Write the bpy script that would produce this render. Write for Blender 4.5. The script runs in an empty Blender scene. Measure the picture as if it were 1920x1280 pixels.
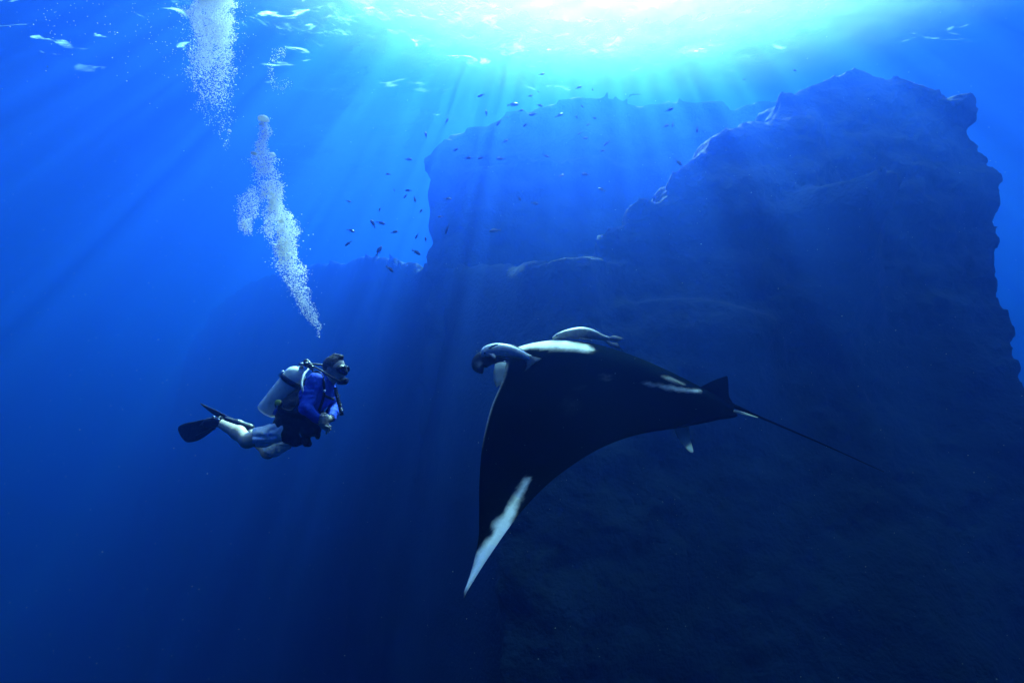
import bpy, math, random
import numpy as np
from mathutils import Vector, Matrix

random.seed(7)
RNG = np.random.default_rng(11)
SC = bpy.context.scene
COL = SC.collection
R = math.radians

# ------------------------------------------------------------------ camera
FPX = 900.0                      # focal length in pixels of the 1920 px wide photograph
PITCH = R(6.0)
DEPTH = 20.0                     # metres of water above the camera (surface is z = 0)
CAM = Vector((0.0, 0.0, -DEPTH))
cd = bpy.data.cameras.new('camera')
cd.sensor_width = 36.0
cd.lens = 36.0 * FPX / 1920.0
cd.clip_start = 0.05
cd.clip_end = 1500.0
cam = bpy.data.objects.new('camera', cd)
COL.objects.link(cam)
cam.location = CAM
cam.rotation_euler = (R(90) + PITCH, 0, 0)
SC.camera = cam

# ------------------------------------------------------------------ sky, sun, exposure
SUN_EL, SUN_AZ = R(55.0), R(7.0)         # azimuth measured from +Y (view direction) towards +X
world = bpy.data.worlds.new('World')
SC.world = world
world.use_nodes = True
wn = world.node_tree
wn.nodes.clear()
wo = wn.nodes.new('ShaderNodeOutputWorld')
wb = wn.nodes.new('ShaderNodeBackground')
ws = wn.nodes.new('ShaderNodeTexSky')
ws.sky_type = 'NISHITA'
ws.sun_disc = False
ws.sun_elevation = SUN_EL
ws.sun_rotation = SUN_AZ
wb.inputs['Strength'].default_value = 0.05
wn.links.new(ws.outputs[0], wb.inputs[0])
wn.links.new(wb.outputs[0], wo.inputs[0])
sl = bpy.data.lights.new('sun', 'SUN')
sl.energy = 5.0
sl.angle = R(0.6)
sl.color = (1.0, 0.97, 0.92)
sun = bpy.data.objects.new('sun', sl)
COL.objects.link(sun)
sdir = Vector((math.sin(SUN_AZ) * math.cos(SUN_EL), math.cos(SUN_AZ) * math.cos(SUN_EL), math.sin(SUN_EL)))
sun.rotation_euler = sdir.to_track_quat('Z', 'Y').to_euler()
sun.location = (0, 0, 20)

vs = SC.view_settings
vs.view_transform = 'Standard'
vs.look = 'None'
vs.gamma = 1.0
vs.exposure = 3.6
vs.use_curve_mapping = False
cy = SC.cycles
cy.use_denoising = True
cy.max_bounces = 8
cy.diffuse_bounces = 7
cy.glossy_bounces = 5
cy.transmission_bounces = 2
cy.volume_bounces = 1
cy.transparent_max_bounces = 24
cy.sample_clamp_indirect = 4.0
cy.use_adaptive_sampling = False

# sea water: molecular scattering, absorption, forward scattering by fine particles (per metre, RGB)
W_MOL, W_ABS, W_G1 = (0.0001, 0.0001, 0.0225), (0.056, 0.0235, 0.0085), 0.81
W_MIE, W_G2 = (0.0010, 0.0042, 0.003), 0.89

BAND_SHIFT = (0.8, 0.6, 0.0)  # moves the painted light bands so the bubble cloud sits bright
GLOW_X, GLOW_Y, GLOW_RX, GLOW_RY, GLOW_MAX = 6.0, 13.5, 27.0, 20.5, 0.6  # broad white patch added on the surface to give the glow overhead

# ------------------------------------------------------------------ helpers
def P(px, py, Y):
    """world point seen at photograph pixel (px, py) whose horizontal distance along +Y is Y metres"""
    a, b = (px - 960.0) / FPX, (640.0 - py) / FPX
    c, s = math.cos(PITCH), math.sin(PITCH)
    dy, dz = c - b * s, s + b * c
    k = Y / dy
    return Vector((a * k, Y, dz * k)) + CAM

def tag(o, label=None, cat=None, group=None, kind=None):
    if label: o['label'] = label
    if cat: o['category'] = cat
    if group: o['group'] = group
    if kind: o['kind'] = kind
    return o

def empty(name, loc):
    o = bpy.data.objects.new(name, None)
    o.location = loc
    o.empty_display_size = 0.1
    COL.objects.link(o)
    return o

def mesh_obj(name, verts, faces, mat=None, parent=None, smooth=True):
    """verts are world coordinates; parents are unrotated empties/meshes"""
    me = bpy.data.meshes.new(name)
    v = np.asarray(verts, dtype=np.float64).reshape(-1, 3)
    off = np.zeros(3)
    p = parent
    while p is not None:
        off += np.array(p.location)
        p = p.parent
    v = v - off
    if isinstance(faces, np.ndarray):
        nf, k = faces.shape
        me.vertices.add(len(v)); me.vertices.foreach_set('co', v.ravel())
        me.loops.add(nf * k); me.loops.foreach_set('vertex_index', faces.astype(np.int32).ravel())
        me.polygons.add(nf)
        me.polygons.foreach_set('loop_start', np.arange(0, nf * k, k, dtype=np.int32))
        me.update(calc_edges=True)
        me.validate()
    else:
        me.from_pydata([tuple(q) for q in v], [], faces)
        me.update()
    if smooth:
        me.polygons.foreach_set('use_smooth', np.ones(len(me.polygons), dtype=bool))
    if mat: me.materials.append(mat)
    o = bpy.data.objects.new(name, me)
    COL.objects.link(o)
    if parent is not None: o.parent = parent
    return o

def material(name, color, rough=0.5, metal=0.0, spec=0.5, noise=None, bump=None, coat=0.0, trans=0.0):
    """Principled material; noise = (scale, colour2, low, high) blends a second colour, bump = (scale, strength)"""
    m = bpy.data.materials.new(name)
    m.use_nodes = True
    nt = m.node_tree
    b = nt.nodes['Principled BSDF']
    b.inputs['Base Color'].default_value = (*color, 1)
    b.inputs['Roughness'].default_value = rough
    b.inputs['Metallic'].default_value = metal
    b.inputs['Specular IOR Level'].default_value = spec
    b.inputs['Coat Weight'].default_value = coat
    tc = nt.nodes.new('ShaderNodeNewGeometry')
    if noise:
        n = nt.nodes.new('ShaderNodeTexNoise')
        n.inputs['Scale'].default_value = noise[0]
        n.inputs['Detail'].default_value = 6
        r = nt.nodes.new('ShaderNodeValToRGB')
        r.color_ramp.elements[0].position = noise[2]
        r.color_ramp.elements[1].position = noise[3]
        r.color_ramp.elements[0].color = (*color, 1)
        r.color_ramp.elements[1].color = (*noise[1], 1)
        nt.links.new(tc.outputs['Position'], n.inputs['Vector'])
        nt.links.new(n.outputs['Fac'], r.inputs[0])
        nt.links.new(r.outputs[0], b.inputs['Base Color'])
    if bump:
        n2 = nt.nodes.new('ShaderNodeTexNoise')
        n2.inputs['Scale'].default_value = bump[0]
        n2.inputs['Detail'].default_value = 5
        bp = nt.nodes.new('ShaderNodeBump')
        bp.inputs['Strength'].default_value = bump[1]
        bp.inputs['Distance'].default_value = 1.0 / bump[0]
        nt.links.new(tc.outputs['Position'], n2.inputs['Vector'])
        nt.links.new(n2.outputs['Fac'], bp.inputs['Height'])
        nt.links.new(bp.outputs[0], b.inputs['Normal'])
    if trans:
        b.inputs['Transmission Weight'].default_value = trans
    return m

# ---- value noise on numpy arrays
_PERM = np.random.default_rng(5).random(65536).astype(np.float32)
def _hash(i, j, k, seed):
    h = (i * 73856093) ^ (j * 19349663) ^ (k * 83492791) ^ (seed * 2654435761)
    h = (h ^ (h >> 13)) * 1274126177
    return _PERM[(h ^ (h >> 16)) & 65535]
def vnoise(x, y, z, seed=0):
    xi, yi, zi = np.floor(x).astype(np.int64), np.floor(y).astype(np.int64), np.floor(z).astype(np.int64)
    fx, fy, fz = (x - xi).astype(np.float32), (y - yi).astype(np.float32), (z - zi).astype(np.float32)
    fx, fy, fz = [t * t * (3 - 2 * t) for t in (fx, fy, fz)]
    out = 0
    for a in (0, 1):
        wx = fx if a else 1 - fx
        for b in (0, 1):
            wy = fy if b else 1 - fy
            for c in (0, 1):
                wz = fz if c else 1 - fz
                out = out + _hash(xi + a, yi + b, zi + c, seed) * (wx * wy * wz)
    return out * 2 - 1
def fbm(x, y, z, octaves=4, seed=0, gain=0.5):
    s, a = 0, 1.0
    for o in range(octaves):
        k = 2.0 ** o
        s = s + a * vnoise(x * k + 13.7 * o, y * k + 7.1 * o, z * k + 3.3 * o, seed + o)
        a *= gain
    return s

# ---- surface nets: a closed smooth mesh around f < 0
def nets(f, lo, hi, cell):
    lo = np.asarray(lo, float); hi = np.asarray(hi, float)
    n = np.ceil((hi - lo) / cell).astype(int) + 1
    ax = [lo[i] + cell * np.arange(n[i]) for i in range(3)]
    X, Y, Z = np.meshgrid(*ax, indexing='ij')
    v = np.asarray(f(X, Y, Z), dtype=np.float32)
    v = np.broadcast_to(v, X.shape).copy()
    v[v == 0] = 1e-6
    s = v < 0
    cnt = np.zeros(tuple(n - 1), dtype=np.int8)
    for a in (0, 1):
        for b in (0, 1):
            for c in (0, 1):
                cnt += s[a:n[0] - 1 + a, b:n[1] - 1 + b, c:n[2] - 1 + c]
    act = (cnt > 0) & (cnt < 8)
    idx = np.full(act.shape, -1, dtype=np.int64)
    I, J, K = np.nonzero(act)
    idx[I, J, K] = np.arange(len(I))
    acc = np.zeros((len(I), 3)); num = np.zeros(len(I))
    cor = [(a, b, c) for a in (0, 1) for b in (0, 1) for c in (0, 1)]
    for p in cor:
        for d in range(3):
            if p[d]: continue
            q = list(p); q[d] = 1
            va = v[I + p[0], J + p[1], K + p[2]]; vb = v[I + q[0], J + q[1], K + q[2]]
            m = (va < 0) != (vb < 0)
            t = np.where(m, va / np.where(m, va - vb, 1), 0)
            pos = np.array(p, float)[None, :].repeat(len(I), 0)
            pos[:, d] = t
            acc[m] += pos[m]; num[m] += 1
    co = lo + cell * (np.stack([I, J, K], 1) + acc / num[:, None])
    quads = []
    for d in range(3):
        e = [0, 0, 0]; e[d] = 1
        u, w = (d + 1) % 3, (d + 2) % 3
        sl0 = [slice(1, n[i] - 1) for i in range(3)]
        sl0[d] = slice(0, n[d] - 1)
        sl1 = list(sl0); sl1[d] = slice(1, n[d])
        s0, s1 = s[tuple(sl0)], s[tuple(sl1)]
        for inside, flip in (((s0 & ~s1), False), ((~s0 & s1), True)):
            g = np.stack(np.nonzero(inside), 1)
            if not len(g): continue
            for i in range(3):
                if i != d: g[:, i] += 1
            def cell_of(du, dw):
                h = g.copy(); h[:, u] -= du; h[:, w] -= dw
                return idx[h[:, 0], h[:, 1], h[:, 2]]
            q = np.stack([cell_of(1, 1), cell_of(0, 1), cell_of(0, 0), cell_of(1, 0)], 1)
            quads.append(q[:, ::-1] if flip else q)
    return co, np.concatenate(quads)

def smin(a, b, k):
    h = np.clip(0.5 + 0.5 * (b - a) / k, 0, 1)
    return b + (a - b) * h - k * h * (1 - h)

def capsule(X, Y, Z, a, b, ra, rb):
    a = np.asarray(a, float); b = np.asarray(b, float)
    d = b - a
    L = float(d @ d) or 1e-9
    t = np.clip(((X - a[0]) * d[0] + (Y - a[1]) * d[1] + (Z - a[2]) * d[2]) / L, 0, 1)
    return np.sqrt((X - a[0] - t * d[0]) ** 2 + (Y - a[1] - t * d[1]) ** 2 + (Z - a[2] - t * d[2]) ** 2) - (ra + (rb - ra) * t)

def ellipsoid(X, Y, Z, c, axes, radii):
    """axes: three orthonormal vectors"""
    k = 0
    for A, r in zip(axes, radii):
        k = k + (((X - c[0]) * A[0] + (Y - c[1]) * A[1] + (Z - c[2]) * A[2]) / r) ** 2
    k = np.sqrt(k)
    return (k - 1) * min(radii) * 0.5 + (k - 1) * 0.5 * (sum(radii) / 3)

def poly_dist(px, pz, poly):
    """signed distance to a closed polygon in the plane, negative inside"""
    poly = np.asarray(poly, float)
    d = np.full(px.shape, 1e9); inside = np.zeros(px.shape, bool)
    for i in range(len(poly)):
        a, b = poly[i], poly[(i + 1) % len(poly)]
        e = b - a
        t = np.clip(((px - a[0]) * e[0] + (pz - a[1]) * e[1]) / (e @ e + 1e-12), 0, 1)
        d = np.minimum(d, np.hypot(px - a[0] - t * e[0], pz - a[1] - t * e[1]))
        c = ((a[1] > pz) != (b[1] > pz)) & (px < (b[0] - a[0]) * (pz - a[1]) / (b[1] - a[1] + 1e-12) + a[0])
        inside ^= c
    return np.where(inside, -d, d)

def spline(pts, n):
    """Catmull-Rom through pts, n samples"""
    p = np.asarray([tuple(q) for q in pts], float)
    q = np.vstack([2 * p[0] - p[1], p, 2 * p[-1] - p[-2]])
    out = []
    for u in np.linspace(0, len(p) - 1 - 1e-9, n):
        i = int(u); t = u - i
        a, b, c, d = q[i], q[i + 1], q[i + 2], q[i + 3]
        out.append(0.5 * (2 * b + (c - a) * t + (2 * a - 5 * b + 4 * c - d) * t * t + (3 * b - a - 3 * c + d) * t ** 3))
    return np.array(out)

def tube(pts, radii, sides=8, caps=True):
    """verts, faces of a tube swept along pts; radii per point, number or (ru, rv)"""
    p = np.asarray([tuple(q) for q in pts], float)
    n = len(p)
    if np.isscalar(radii): radii = [radii] * n
    V, F = [], []
    t0 = p[1] - p[0]; t0 /= np.linalg.norm(t0)
    up = np.array([0, 0, 1.0]) if abs(t0[2]) < 0.9 else np.array([0, 1.0, 0])
    u = np.cross(t0, up); u /= np.linalg.norm(u)
    for i in range(n):
        t = p[min(i + 1, n - 1)] - p[max(i - 1, 0)]
        t /= np.linalg.norm(t) + 1e-12
        u = u - t * (u @ t); u /= np.linalg.norm(u)
        w = np.cross(t, u)
        r = radii[i]
        ru, rv = (r, r) if np.isscalar(r) else r
        for k in range(sides):
            a = 2 * math.pi * k / sides
            V.append(p[i] + u * ru * math.cos(a) + w * rv * math.sin(a))
    for i in range(n - 1):
        for k in range(sides):
            k2 = (k + 1) % sides
            F.append([i * sides + k, i * sides + k2, (i + 1) * sides + k2, (i + 1) * sides + k])
    if caps:
        F.append(list(range(sides))[::-1])
        F.append([(n - 1) * sides + k for k in range(sides)])
    return V, F

def join(parts):
    V, F = [], []
    for v, f in parts:
        b = len(V)
        V += list(v); F += [[i + b for i in q] for q in f]
    return V, F

# ------------------------------------------------------------------ water: surface above, volume below
def water_surface():
    m = bpy.data.materials.new('water_surface')
    m.use_nodes = True
    nt = m.node_tree
    nt.nodes.clear()
    out = nt.nodes.new('ShaderNodeOutputMaterial')
    mix = nt.nodes.new('ShaderNodeMixShader')
    tr = nt.nodes.new('ShaderNodeBsdfTransparent')
    gl = nt.nodes.new('ShaderNodeBsdfGlossy')
    gl.inputs['Roughness'].default_value = 0.03
    fr = nt.nodes.new('ShaderNodeFresnel')
    fr.inputs['IOR'].default_value = 1.333
    geo = nt.nodes.new('ShaderNodeNewGeometry')
    bp = nt.nodes.new('ShaderNodeBump')
    n1 = nt.nodes.new('ShaderNodeTexNoise')
    n1.inputs['Scale'].default_value = 1.6
    n1.inputs['Detail'].default_value = 5
    n1.inputs['Distortion'].default_value = 0.6
    bp.inputs['Strength'].default_value = 1.0
    bp.inputs['Distance'].default_value = 0.045
    L = nt.links.new
    L(geo.outputs['Position'], n1.inputs['Vector'])
    L(n1.outputs['Fac'], bp.inputs['Height'])
    L(bp.outputs[0], fr.inputs['Normal']); L(bp.outputs[0], gl.inputs['Normal'])
    # noise painted into the transparent colour stands in for ripples focusing the sun
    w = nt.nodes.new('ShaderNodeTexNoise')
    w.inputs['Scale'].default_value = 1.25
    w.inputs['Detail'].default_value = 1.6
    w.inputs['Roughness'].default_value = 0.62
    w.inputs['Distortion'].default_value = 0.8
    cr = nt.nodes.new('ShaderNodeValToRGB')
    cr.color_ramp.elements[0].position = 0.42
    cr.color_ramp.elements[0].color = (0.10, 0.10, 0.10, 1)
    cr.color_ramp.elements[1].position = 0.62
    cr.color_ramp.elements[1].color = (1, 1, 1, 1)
    sh = nt.nodes.new('ShaderNodeVectorMath'); sh.operation = 'ADD'; sh.inputs[1].default_value = BAND_SHIFT
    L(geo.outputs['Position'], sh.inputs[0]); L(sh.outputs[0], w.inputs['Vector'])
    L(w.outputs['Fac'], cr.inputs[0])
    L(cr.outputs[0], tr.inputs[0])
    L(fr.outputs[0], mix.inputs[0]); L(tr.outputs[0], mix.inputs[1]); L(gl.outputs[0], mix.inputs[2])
    # Foam streaks double as glints; a broad white patch is added for the glow
    def math_(op, a, b=None):
        n = nt.nodes.new('ShaderNodeMath'); n.operation = op; n.use_clamp = op in ('MULTIPLY_ADD',)
        for s, q in zip(n.inputs, (a, b)):
            if q is None: continue
            if isinstance(q, (int, float)): s.default_value = q
            else: L(q, s)
        return n.outputs[0]
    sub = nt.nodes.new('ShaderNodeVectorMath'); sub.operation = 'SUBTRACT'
    sub.inputs[1].default_value = (GLOW_X, GLOW_Y, 0.25)
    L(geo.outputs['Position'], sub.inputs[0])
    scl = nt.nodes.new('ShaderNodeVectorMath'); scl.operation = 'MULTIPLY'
    scl.inputs[1].default_value = (1 / GLOW_RX, 1 / GLOW_RY, 0)
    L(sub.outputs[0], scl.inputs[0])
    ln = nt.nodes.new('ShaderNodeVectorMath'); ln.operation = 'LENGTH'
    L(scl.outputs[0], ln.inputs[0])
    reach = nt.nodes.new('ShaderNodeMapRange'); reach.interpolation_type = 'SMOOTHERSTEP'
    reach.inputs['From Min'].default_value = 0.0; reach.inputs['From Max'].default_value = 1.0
    reach.inputs['To Min'].default_value = GLOW_MAX; reach.inputs['To Max'].default_value = 0.0
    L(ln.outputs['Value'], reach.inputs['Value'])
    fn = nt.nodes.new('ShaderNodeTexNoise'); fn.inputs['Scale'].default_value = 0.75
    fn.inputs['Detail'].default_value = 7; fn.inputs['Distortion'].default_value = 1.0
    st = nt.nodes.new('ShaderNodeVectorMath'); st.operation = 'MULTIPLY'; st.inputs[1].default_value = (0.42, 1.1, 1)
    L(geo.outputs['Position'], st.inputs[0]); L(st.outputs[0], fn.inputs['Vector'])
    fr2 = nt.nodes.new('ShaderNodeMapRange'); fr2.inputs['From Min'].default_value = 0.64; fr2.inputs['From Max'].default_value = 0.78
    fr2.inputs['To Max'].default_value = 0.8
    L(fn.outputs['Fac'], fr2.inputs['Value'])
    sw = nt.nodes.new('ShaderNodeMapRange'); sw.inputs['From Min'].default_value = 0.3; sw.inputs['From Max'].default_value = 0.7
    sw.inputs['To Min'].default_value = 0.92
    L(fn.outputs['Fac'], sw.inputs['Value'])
    sub2 = nt.nodes.new('ShaderNodeVectorMath'); sub2.operation = 'SUBTRACT'; sub2.inputs[1].default_value = (-4.0, 17.0, 0.25)
    scl2 = nt.nodes.new('ShaderNodeVectorMath'); scl2.operation = 'MULTIPLY'; scl2.inputs[1].default_value = (1 / 42.0, 1 / 14.0, 0)
    ln2 = nt.nodes.new('ShaderNodeVectorMath'); ln2.operation = 'LENGTH'
    L(geo.outputs['Position'], sub2.inputs[0]); L(sub2.outputs[0], scl2.inputs[0]); L(scl2.outputs[0], ln2.inputs[0])
    near = nt.nodes.new('ShaderNodeMapRange'); near.inputs['From Min'].default_value = 0.75; near.inputs['From Max'].default_value = 1.0
    near.inputs['To Min'].default_value = 1.0; near.inputs['To Max'].default_value = 0.0
    L(ln2.outputs['Value'], near.inputs['Value'])
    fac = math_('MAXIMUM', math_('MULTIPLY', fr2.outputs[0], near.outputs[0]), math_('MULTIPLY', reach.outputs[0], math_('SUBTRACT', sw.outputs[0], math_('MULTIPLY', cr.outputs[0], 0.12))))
    foam_glow = nt.nodes.new('ShaderNodeBsdfTranslucent'); foam_glow.inputs[0].default_value = (0.9, 0.9, 0.9, 1)
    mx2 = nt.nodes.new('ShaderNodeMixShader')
    L(fac, mx2.inputs[0]); L(mix.outputs[0], mx2.inputs[1]); L(foam_glow.outputs[0], mx2.inputs[2])
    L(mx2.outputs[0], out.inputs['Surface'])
    # graded grid: fine near the view, coarse far away
    g = np.sinh(np.linspace(-5.2, 5.2, 461)) / math.sinh(5.2) * 260.0
    gy = g + 14.0
    X, Y = np.meshgrid(g, gy, indexing='ij')
    Z = 0.10 * fbm(X * 0.35, Y * 0.55, X * 0 + 0.3, 3, 40)
    n = len(g)
    V = np.stack([X, Y, Z + 0.25], -1).reshape(-1, 3)
    a = (np.arange(n - 1)[:, None] * n + np.arange(n - 1)[None, :]).ravel()
    F = np.stack([a, a + n, a + n + 1, a + 1], 1)          # normals up
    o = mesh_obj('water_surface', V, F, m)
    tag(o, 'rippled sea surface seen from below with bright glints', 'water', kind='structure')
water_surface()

def water_volume():
    m = bpy.data.materials.new('sea_water')
    m.use_nodes = True
    nt = m.node_tree
    nt.nodes.clear()
    out = nt.nodes.new('ShaderNodeOutputMaterial')
    def vol(ss, sa, g):
        d = max(s + a for s, a in zip(ss, sa)) * 1.02
        v = nt.nodes.new('ShaderNodeVolumePrincipled')
        c = [s / d for s in ss]
        ab = [1 - a / ((1 - k) * d) for a, k in zip(sa, c)]
        v.inputs['Color'].default_value = (*c, 1)
        v.inputs['Absorption Color'].default_value = (*[max(0, x) ** 2 for x in ab], 1)
        v.inputs['Density'].default_value = d
        v.inputs['Anisotropy'].default_value = g
        return v
    a = vol(W_MOL, W_ABS, W_G1)
    b = vol(W_MIE, (1e-5, 1e-5, 1e-5), W_G2)
    add = nt.nodes.new('ShaderNodeAddShader')
    nt.links.new(a.outputs[0], add.inputs[0]); nt.links.new(b.outputs[0], add.inputs[1])
    nt.links.new(add.outputs[0], out.inputs['Volume'])
    x0, x1, y0, y1, z0, z1 = -255, 255, -245, 265, -58, -0.02
    V = [(x, y, z) for z in (z0, z1) for y in (y0, y1) for x in (x0, x1)]
    F = [[0, 2, 3, 1], [4, 5, 7, 6], [0, 1, 5, 4], [1, 3, 7, 5], [3, 2, 6, 7], [2, 0, 4, 6]]
    o = mesh_obj('haze', V, F, m, smooth=False)
    tag(o, 'clear blue sea water fading everything with distance', 'water', kind='stuff')
water_volume()
# ------------------------------------------------------------------ sea floor and reef
ROCK = bpy.data.materials.new('reef_rock')
ROCK.use_nodes = True
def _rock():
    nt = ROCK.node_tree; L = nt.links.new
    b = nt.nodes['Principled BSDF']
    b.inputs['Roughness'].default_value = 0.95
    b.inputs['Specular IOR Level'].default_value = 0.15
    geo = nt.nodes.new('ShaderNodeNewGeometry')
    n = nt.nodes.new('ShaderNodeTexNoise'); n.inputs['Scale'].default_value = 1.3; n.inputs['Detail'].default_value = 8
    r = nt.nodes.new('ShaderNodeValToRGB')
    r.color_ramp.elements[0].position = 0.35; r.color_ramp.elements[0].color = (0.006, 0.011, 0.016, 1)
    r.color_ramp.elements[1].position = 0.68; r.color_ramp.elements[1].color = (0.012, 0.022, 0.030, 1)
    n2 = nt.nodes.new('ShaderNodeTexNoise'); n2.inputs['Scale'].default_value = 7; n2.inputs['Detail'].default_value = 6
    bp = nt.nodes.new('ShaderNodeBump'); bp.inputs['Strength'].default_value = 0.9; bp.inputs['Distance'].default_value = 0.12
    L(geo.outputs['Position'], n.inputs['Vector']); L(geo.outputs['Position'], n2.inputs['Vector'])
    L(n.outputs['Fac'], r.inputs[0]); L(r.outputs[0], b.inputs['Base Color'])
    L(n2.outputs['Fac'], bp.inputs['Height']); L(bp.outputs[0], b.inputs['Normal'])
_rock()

def seabed():
    g = np.sinh(np.linspace(-3, 3, 121)) / math.sinh(3) * 240.0
    X, Y = np.meshgrid(g, g + 10, indexing='ij')
    Z = -53 + 1.5 * fbm(X * 0.12, Y * 0.12, X * 0, 4, 70)
    n = len(g)
    V = np.stack([X, Y, Z], -1).reshape(-1, 3)
    a = (np.arange(n - 1)[:, None] * n + np.arange(n - 1)[None, :]).ravel()
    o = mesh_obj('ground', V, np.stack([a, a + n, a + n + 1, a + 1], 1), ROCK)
    tag(o, 'dark sea floor far below in deep water', 'sea floor', kind='structure')
seabed()

def reef(name, outline, Y0, lean, ledges, back, zlow, cell, seed, label, rough=1.0):
    """outline: photograph pixels of the silhouette (open, left to right), set at distance Y0"""
    out3 = [(q[0], q[1], q[2] if len(q) > 2 else Y0) for q in outline]
    ztop = max(P(*q).z for q in out3)
    pts = []
    for q in out3:                                      # the silhouette is met on the leaning front face
        p = P(*q)
        for _ in range(8):
            p = P(q[0], q[1], q[2] - lean * max(ztop - p.z, 0) * 0.8)
        pts.append(p)
    poly = [(p.x, p.z) for p in pts]
    poly = [(poly[0][0] - 0.5, zlow - 3)] + poly + [(poly[-1][0] + 0.5, zlow - 3)]
    xs = [p[0] for p in poly]; zs = [p[1] for p in poly]
    srt = sorted(range(len(pts)), key=lambda i: pts[i].x)
    fx = [pts[i].x for i in srt]; fy = [out3[i][2] for i in srt]
    Ymin, Ymax = min(fy), max(fy)
    def f(X, Y, Z):
        q = fbm(X[:, :1, :] * 0.45, X[:, :1, :] * 0, Z[:, :1, :] * 0.45, 3, seed + 50)
        d2 = poly_dist(X[:, :1, :] + 0.14 * q, Z[:, :1, :] + 0.14 * q, poly)
        Y0 = np.interp(X[:, :1, :], fx, fy)
        front = Y0 - lean * np.maximum(ztop - Z, 0)
        step = sum(l[1] for l in ledges) if ledges else 0
        near = np.maximum(d2, np.maximum(front - Y, Y - (Y0 + back)))
        out = np.where(near > 0, 2.0, -2.0) * np.ones_like(X)
        band = (np.abs(d2) < 1.3) | (np.abs(Y - (Y0 + back)) < 1.0) | ((Y - front < 2.9) & (front - Y < step + 2.9))
        band &= (d2 < 1.3) & (Y - (Y0 + back) < 1.3)
        out[np.broadcast_to(d2 >= 1.3, out.shape)] = 2.0
        d2 = np.broadcast_to(d2, X.shape)[band]
        front = np.broadcast_to(front, X.shape)[band]
        bk = np.broadcast_to(Y0 + back, X.shape)[band]
        X, Y, Z = X[band].astype(np.float32), Y[band].astype(np.float32), Z[band].astype(np.float32)
        zz = Z + 0.5 * fbm(X * 0.22, Y * 0.22, Z * 0.05, 2, seed + 20)
        for (zl, o_, x0, x1) in ledges:                # shelves: the wall steps towards the camera below each
            wx = np.clip((X - x0) / 1.5, 0, 1) * np.clip((x1 - X) / 1.5, 0, 1)
            front = front - o_ * wx * np.clip((zl - zz) / 0.25, 0, 1) * np.clip(1 - (zl - zz - 0.6) / 5.0, 0, 1)
        big = fbm(X * 0.16, Y * 0.16, Z * 0.10, 2, seed) * 1.5 * np.clip((ztop - Z) / 6.0, 0.15, 1)
        d = np.maximum(d2, np.maximum(front + big - Y, Y - bk))
        n = fbm(X * 0.7, Y * 0.7, Z * 1.1, 2, seed + 9, 0.55) * 0.20 + vnoise(X * 2.3, Y * 2.3, Z * 2.0, seed + 5) * 0.10 \
            + vnoise(X * 4.3, Y * 4.3, Z * 5.0, seed + 6) * 0.14 + vnoise(X * 8.1, Y * 8.1, Z * 8.1, seed + 7) * 0.08
        n = n + 0.025 * np.sin(zz * 5.5 + 3 * vnoise(X * .3, Y * .3, Z * .3, seed + 8))
        out[band] = d + (n - 0.06) * rough
        return out
    dmax = lean * (ztop - zlow)
    lo = (min(xs) - 1.2, Ymin - dmax - 4.5, zlow); hi = (max(xs) + 1.2, Ymax + back + 1.0, ztop + 1.2)
    V, F = nets(f, lo, hi, cell)
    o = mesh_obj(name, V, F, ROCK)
    tag(o, label, 'reef', kind='structure')
    return o

def zof(py, Y): return P(960, py, Y).z
def xof(px, Y): return P(px, 600, Y).x
reef('reef_pinnacle',
     [(940, 1500), (945, 900), (960, 640), (985, 500), (1125, 470), (1134, 440), (1182, 418), (1192, 394), (1242, 374), (1254, 342), (1298, 320), (1310, 292), (1372, 276), (1386, 254), (1460, 240), (1466, 184),
      (1520, 158), (1600, 132), (1700, 148), (1815, 182), (1850, 255), (1872, 300), (1893, 400), (1912, 520), (1930, 640), (1960, 900), (1990, 1400)],
     16.0, 0.16, [(zof(352, 15), 1.8, xof(1470, 15), xof(1690, 15)), (zof(488, 14.5), 1.5, xof(960, 14.5), xof(1200, 14.5)),
                  (zof(250, 16.4), 1.0, xof(1430, 16), xof(1560, 16)), (zof(560, 14), 1.0, xof(1150, 14), xof(1500, 14))],
     9.0, -56.0, 0.14, 3, 'broad rocky reef pinnacle with ledges rising behind the manta ray', rough=0.85)
reef('reef_wall',
     [(770, 1300), (790, 700), (800, 480), (800, 290), (832, 243), (920, 226), (1000, 200), (1070, 188), (1150, 184), (1250, 186), (1340, 195), (1380, 212), (1440, 190), (1560, 185), (1700, 260)],
     24.5, 0.05, [(zof(300, 23.5), 0.8, xof(830, 24), xof(1200, 24))], 8.0, -56.0, 0.26, 23, 'hazy flat topped reef wall behind the pinnacle')
reef('reef_shelf',
     [(90, 1500, 112), (200, 1150, 112), (280, 900, 110), (345, 690, 104), (395, 580, 84), (470, 527, 67), (590, 494, 50), (700, 480, 37), (820, 484, 26), (985, 498, 18.2), (1150, 560, 17.5), (1250, 700, 17)],
     31.0, 0.19, [], 12.0, -56.0, 0.6, 43, 'low shadowed reef shelf running back behind the diver', rough=1.0)
# ------------------------------------------------------------------ manta ray
def unproject_px(V):
    """photograph pixel of each world point (inverse of P)"""
    V = np.asarray(V) - np.array(CAM)
    c, s = math.cos(PITCH), math.sin(PITCH)
    fwd = V[:, 1] * c + V[:, 2] * s
    up = -V[:, 1] * s + V[:, 2] * c
    return 960 + FPX * V[:, 0] / fwd, 640 - FPX * up / fwd

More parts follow.
